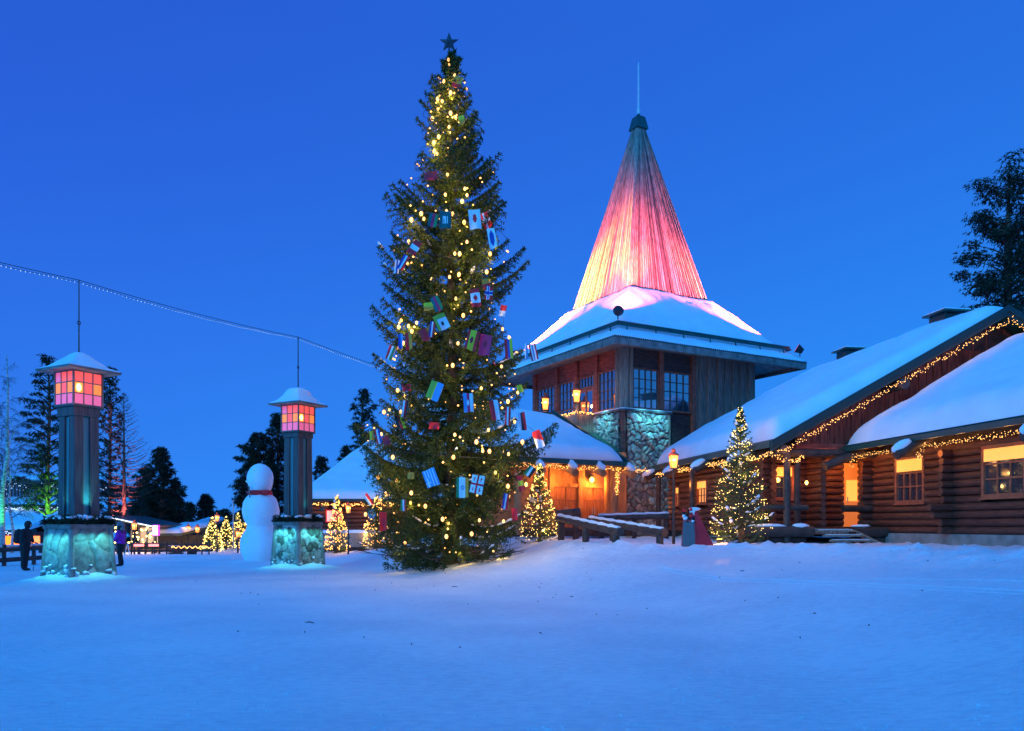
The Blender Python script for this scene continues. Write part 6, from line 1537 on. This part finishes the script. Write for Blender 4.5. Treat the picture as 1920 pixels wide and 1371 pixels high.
# railing and clutter in front of the village
q = thing('wooden_fence', gp(250,38,0), 'dark fence running in front of the cafe and market huts', 'fence')
b = MB()
for z_ in (.28,.62): b.cyl(gp(205,41.5,z_),gp(396,44.5,z_-.1),.045,n=6)
b.build('rail','dark_log',q)
for i in range(15): b = MB(); p = gp(207+13.2*i,41.6+.2*i,0); b.cyl((p.x,p.y,-.3),(p.x,p.y,.72),.045,n=6); b.build('post','dark_log',q)
th = thing('light_string', gp(330,43,.3), 'warm bulbs strung along the far fence below the red sign', 'string lights'); pts = [gp(322+76*i/46,43,.42+.05*math.sin(i)) for i in range(47)]; tag(bulbs_mesh(pts,.032,'bulbs','small_bulb',th),kind='stuff')
b = MB(); b.tube([gp(322,43,.45),gp(398,43,.45)],.01,3); b.build('cable','cable',th)
random.seed(4)
for i in range(2):
    p = gp(330+31*i,44.5,0); z = gz(p.x,p.y); q = thing('barrel' if i%2 else 'crate',(p.x,p.y,z),['dark wooden crate behind the far fence','small barrel behind the far fence'][i%2],['crate','barrel'][i%2],'crates and barrels behind the far fence')
    b = MB()
    if i%2: b.lathe([(.20,z-.1),(.25,z+.2),(.25,z+.35),(.20,z+.6)],c=(p.x,p.y),n=12); b.build('body','brown_board',q); b = MB(); b.lathe([(.262,z+.15),(.262,z+.19)],c=(p.x,p.y),n=12); b.build('hoop','black_metal',q)
    else: 
        for k in range(3): b.box(p.x-.3,p.x+.3,p.y-.3,p.y+.3,z-.1+.2*k,z+.08+.2*k)
        b.build('body','brown_board',q); b = MB(); b.box(p.x-.32,p.x+.32,p.y-.32,p.y+.32,z+.481,z+.54); b.build('snow_cap','snow',q,bevel=.02)

# log building behind the street lamp, left of the great spruce
q = thing('log_cabin', gp(650,46,0), 'log cabin with broad snowy roof, amber lit logs and red window', 'cabin')
CM = frame(gp(576,46,0).x, 46, 1, .12); wl_ = 9
b = MB(CM); log_wall(b,(0,0),(wl_,0),1.0,3.1,.24,ext0=.2,n=8); b.build('wall','log',q)
b = MB(CM); b.box(0,wl_,.15,6,-.5,3.0); b.build('inner_wall','brown_board',q)
b = MB(CM); b.prism([(-.6,-1.1,2.95),(wl_,-1.1,2.95),(wl_,7,7.0),(3.2,7,7.0)],(0,0,.12)); b.build('roof','dark_green',q)
snow_sheet([(-.55,-1.05,3.08),(wl_,-1.05,3.08),(wl_,7,7.1),(3.2,7,7.1)],.4,'roof_snow',q,M=CM)
b = MB(CM); b.box(1.05,2.0,-.20,-.13,1.75,2.5); wf = b.build('window','red_paint',q); b = MB(CM); b.box(1.13,1.92,-.215,-.205,1.82,2.43); b.build('pane','heater_glow',wf)
b = MB(CM); b.cyl((1.2,.4,2.9),(1.0,-1.5,2.5),.14,n=8); b.build('rafter','dark_log',q)
garland([CM@Vector((-.3,-1.15,2.80)),CM@Vector((wl_,-1.15,2.80))],'garland of warm bulbs under the eave of the log cabin',per_m=26,r=.03,glow=(22,WARM,2.2,(0,.35,-.1)))
b = MB(CM); b.box(-.6,5,-2.2,-1.9,.4,1.15); b.build('low_wall','fascia',q); 
snow_sheet([(-.6,-2.3,1.16),(5,-2.3,1.16),(5,-1.8,1.16),(-.6,-1.8,1.16)],.16,'snow_cap',q,M=CM,rnd=.15,nu=30,nv=8)

# ================================================================== background trees
def tp(px,D): return gp(px,D,-.2)
pn = 'pines behind the village'
def auto_pine(px,D,py_top,crown0,wpx,n,label,seed,conic=.5,dens=1,tr=.2,m='dark_needles',bark='pine_bark',flat=.45,group=pn,z=-.2):
    p = gp(px,D,z); H = CH+(985-py_top)*D/F-z; return pine('pine_tree',p,H,auto_clumps(H,crown0,wpx*D/F,int(n*1.9),seed,conic,flat=flat),label,group,seed,tr,m,bark,dens,tl_=.2*D/45,tw=.045*D/45)
auto_pine(90,48,668,.22,52,54,'tall pine with layered boughs and a green lit trunk left of the marbled pillar',61,.35,.8,.16,flat=.28)
auto_pine(205,52,690,.18,34,52,'slender dark pine right behind the marbled pillar',62,.5,.6,.13,flat=.26)
auto_pine(302,56,842,.02,50,60,'broad dark spruce-like pine right of the pink lit larch',63,.62,1.1,.2,flat=.5)
auto_pine(272,62,880,.05,40,40,'dark pine filling the gap left of the broad one',64,.5,1.0,.2)
auto_pine(386,66,930,.15,24,30,'small round-topped pine standing alone above the red sign',65,.55,1.0,.15)
auto_pine(356,70,945,.05,26,26,'low dark pine behind the red sign',66,.6,1.0,.15)
auto_pine(330,64,900,.05,28,34,'dark pine at the right foot of the broad one',67,.6,1.0,.15)
auto_pine(420,72,958,.1,26,22,'low pine behind the lit firs',68,.4,1.0,.15)
auto_pine(484,60,815,.10,46,74,'big round dark pine behind the snowman',69,.35,1.2,.25)
auto_pine(520,62,778,.25,34,50,'taller dark pine just left of the fieldstone pillar',70,.45,1.1,.22)
auto_pine(604,64,858,.05,28,36,'small dark pine right of the fieldstone pillar',71,.5,1.0,.18)
auto_pine(682,58,732,.25,38,56,'tall open pine between the pillar and the great spruce',72,.45,.7,.2,flat=.3)
auto_pine(648,60,838,.15,26,34,'dark pine behind the ridge of the log cabin',73,.5,.9,.15)
auto_pine(745,60,800,.1,40,40,'dark pine mostly hidden behind the great spruce',74,.5,.8,.2)
# the big pine at the right edge: pads placed where the limbs reach out
RD = 44; rp_ = gp(1893,RD,1.0); k_ = RD/F
def pad(px,py,rw,rh,dy=0): return ((px-1893)*k_, dy, CH+(985-py)*k_-1.0, rw*k_, rh*k_)
pads = [pad(1845,350,26,14),(pad(1870,362,28,16,.5)),pad(1900,300,20,18),pad(1925,330,30,22),pad(1885,385,30,20,-.6),pad(1838,408,24,12),pad(1862,420,28,14,.6),pad(1895,440,34,22,-.8),pad(1930,400,30,26),
        pad(1815,486,22,13),pad(1838,478,24,14,.5),pad(1862,492,26,16,-.5),pad(1815,512,20,10,.6),pad(1850,520,28,14),pad(1885,520,30,18,.7),pad(1925,500,32,22),pad(1840,545,26,14,-.4),pad(1870,560,30,16),pad(1905,575,34,22,.5),pad(1845,578,24,16,.6),pad(1935,560,30,24),pad(1880,600,30,18),pad(1850,610,22,14),pad(1915,620,34,20),pad(1940,450,30,22),pad(1880,335,22,12,-.5),pad(1860,452,20,10,-.7),pad(1830,455,16,8,.4)]
pads += [pad(1868+12*i,395+23*((i*5)%9),26,15,1.2*(-1)**i) for i in range(9)]+[pad(1905,350,30,20),pad(1910,420,36,24,1),pad(1905,480,36,24,-1),pad(1860,530,30,18,1),pad(1870,590,30,18,-.8),pad(1890,545,34,20,-1)]
pine('pine_tree', rp_, CH+(985-280)*k_-1.0, pads, 'big pine with wide clumped boughs rising behind the log house at the right edge', None, 81, .32, dens=.95, tl_=.2, tw=.05)
bare_tree('birch_tree', gp(4,40,-.1), CH+(985-660)*40/F, 'bare birch with hanging twigs and a green lit white trunk at the left edge', 82, spread=.26, levels=3, tr=.16)
bare_tree('birch_tree', gp(22,46,-.1), CH+(985-760)*46/F, 'smaller bare birch behind the green lit one at the left edge', 83, spread=.28, levels=3, tr=.09)
lp = gp(232,50,-.1); LH = CH+(985-735)*50/F+.1
spruce('larch_tree', lp, LH, [(.12,1.0),(.25,1.5),(.45,2.0),(.62,1.7),(.8,.9),(1,.05)],[(.12,1.2),(.25,1.6),(.45,2.2),(.62,1.9),(.8,1.0),(1,.05)],'thin bare larch lit pink from below between the two pines',None,nbr=150,step=.22,nlen=.12,nwid=.02,per=1,twig=.42,mat_n='twig',seed=9,trunk_r=.17,up0=.35,hang=.15,keep=.75)
# coloured spotlights on the trunks
def uplight(px,D,lb,col,e,tgt_z,grp='coloured uplights at the feet of the trees',size=40,dx=.5,dy=-1.6):
    p = gp(px,D,0); z = gz(p.x+dx,p.y+dy); q = thing('uplight',(p.x+dx,p.y+dy,z),lb,'spotlight',grp)
    b = MB(); b.cyl((p.x+dx,p.y+dy,z-.1),(p.x+dx,p.y+dy,z+.22),.09,.12,n=10); b.build('housing','black_metal',q)
    light('uplight_lamp','SPOT',(p.x+dx,p.y+dy,z+.35),e,col,.08,(p.x,p.y,tgt_z),size,.6)
uplight(90,48,'green uplight at the foot of the layered pine',(.12,1,.03),2600,6.2,size=60)
uplight(4,40,'green uplight at the foot of the bare birch',(.06,1,.05),500,3.4,size=50)
uplight(232,50,'pink uplight at the foot of the bare larch',(1,.20,.20),9000,4.0,size=30,dx=.25)

# ================================================================== bits lying on the snow
random.seed(21); b = MB()
for i in range(60):
    px = random.uniform(330,1900); py = random.choice([random.uniform(1075,1120),random.uniform(1085,1220)]); D = 1503*1.6/(py-985); p = gp(px,D,0); z = gz(p.x,p.y); a = random.uniform(0,3.14); l = random.uniform(.015,.05) if i>7 else random.uniform(.1,.2)
    b.tube([(p.x,p.y,z+.008),(p.x+l*math.cos(a)*.5,p.y+l*math.sin(a)*.5,z+.02),(p.x+l*math.cos(a),p.y+l*math.sin(a),z+.006)],[.006,.009,.004],4)
tag(b.build('twig_debris','twig'),label='small dark twigs and crumbs scattered on the snow around the spruce',cat='debris',kind='stuff')
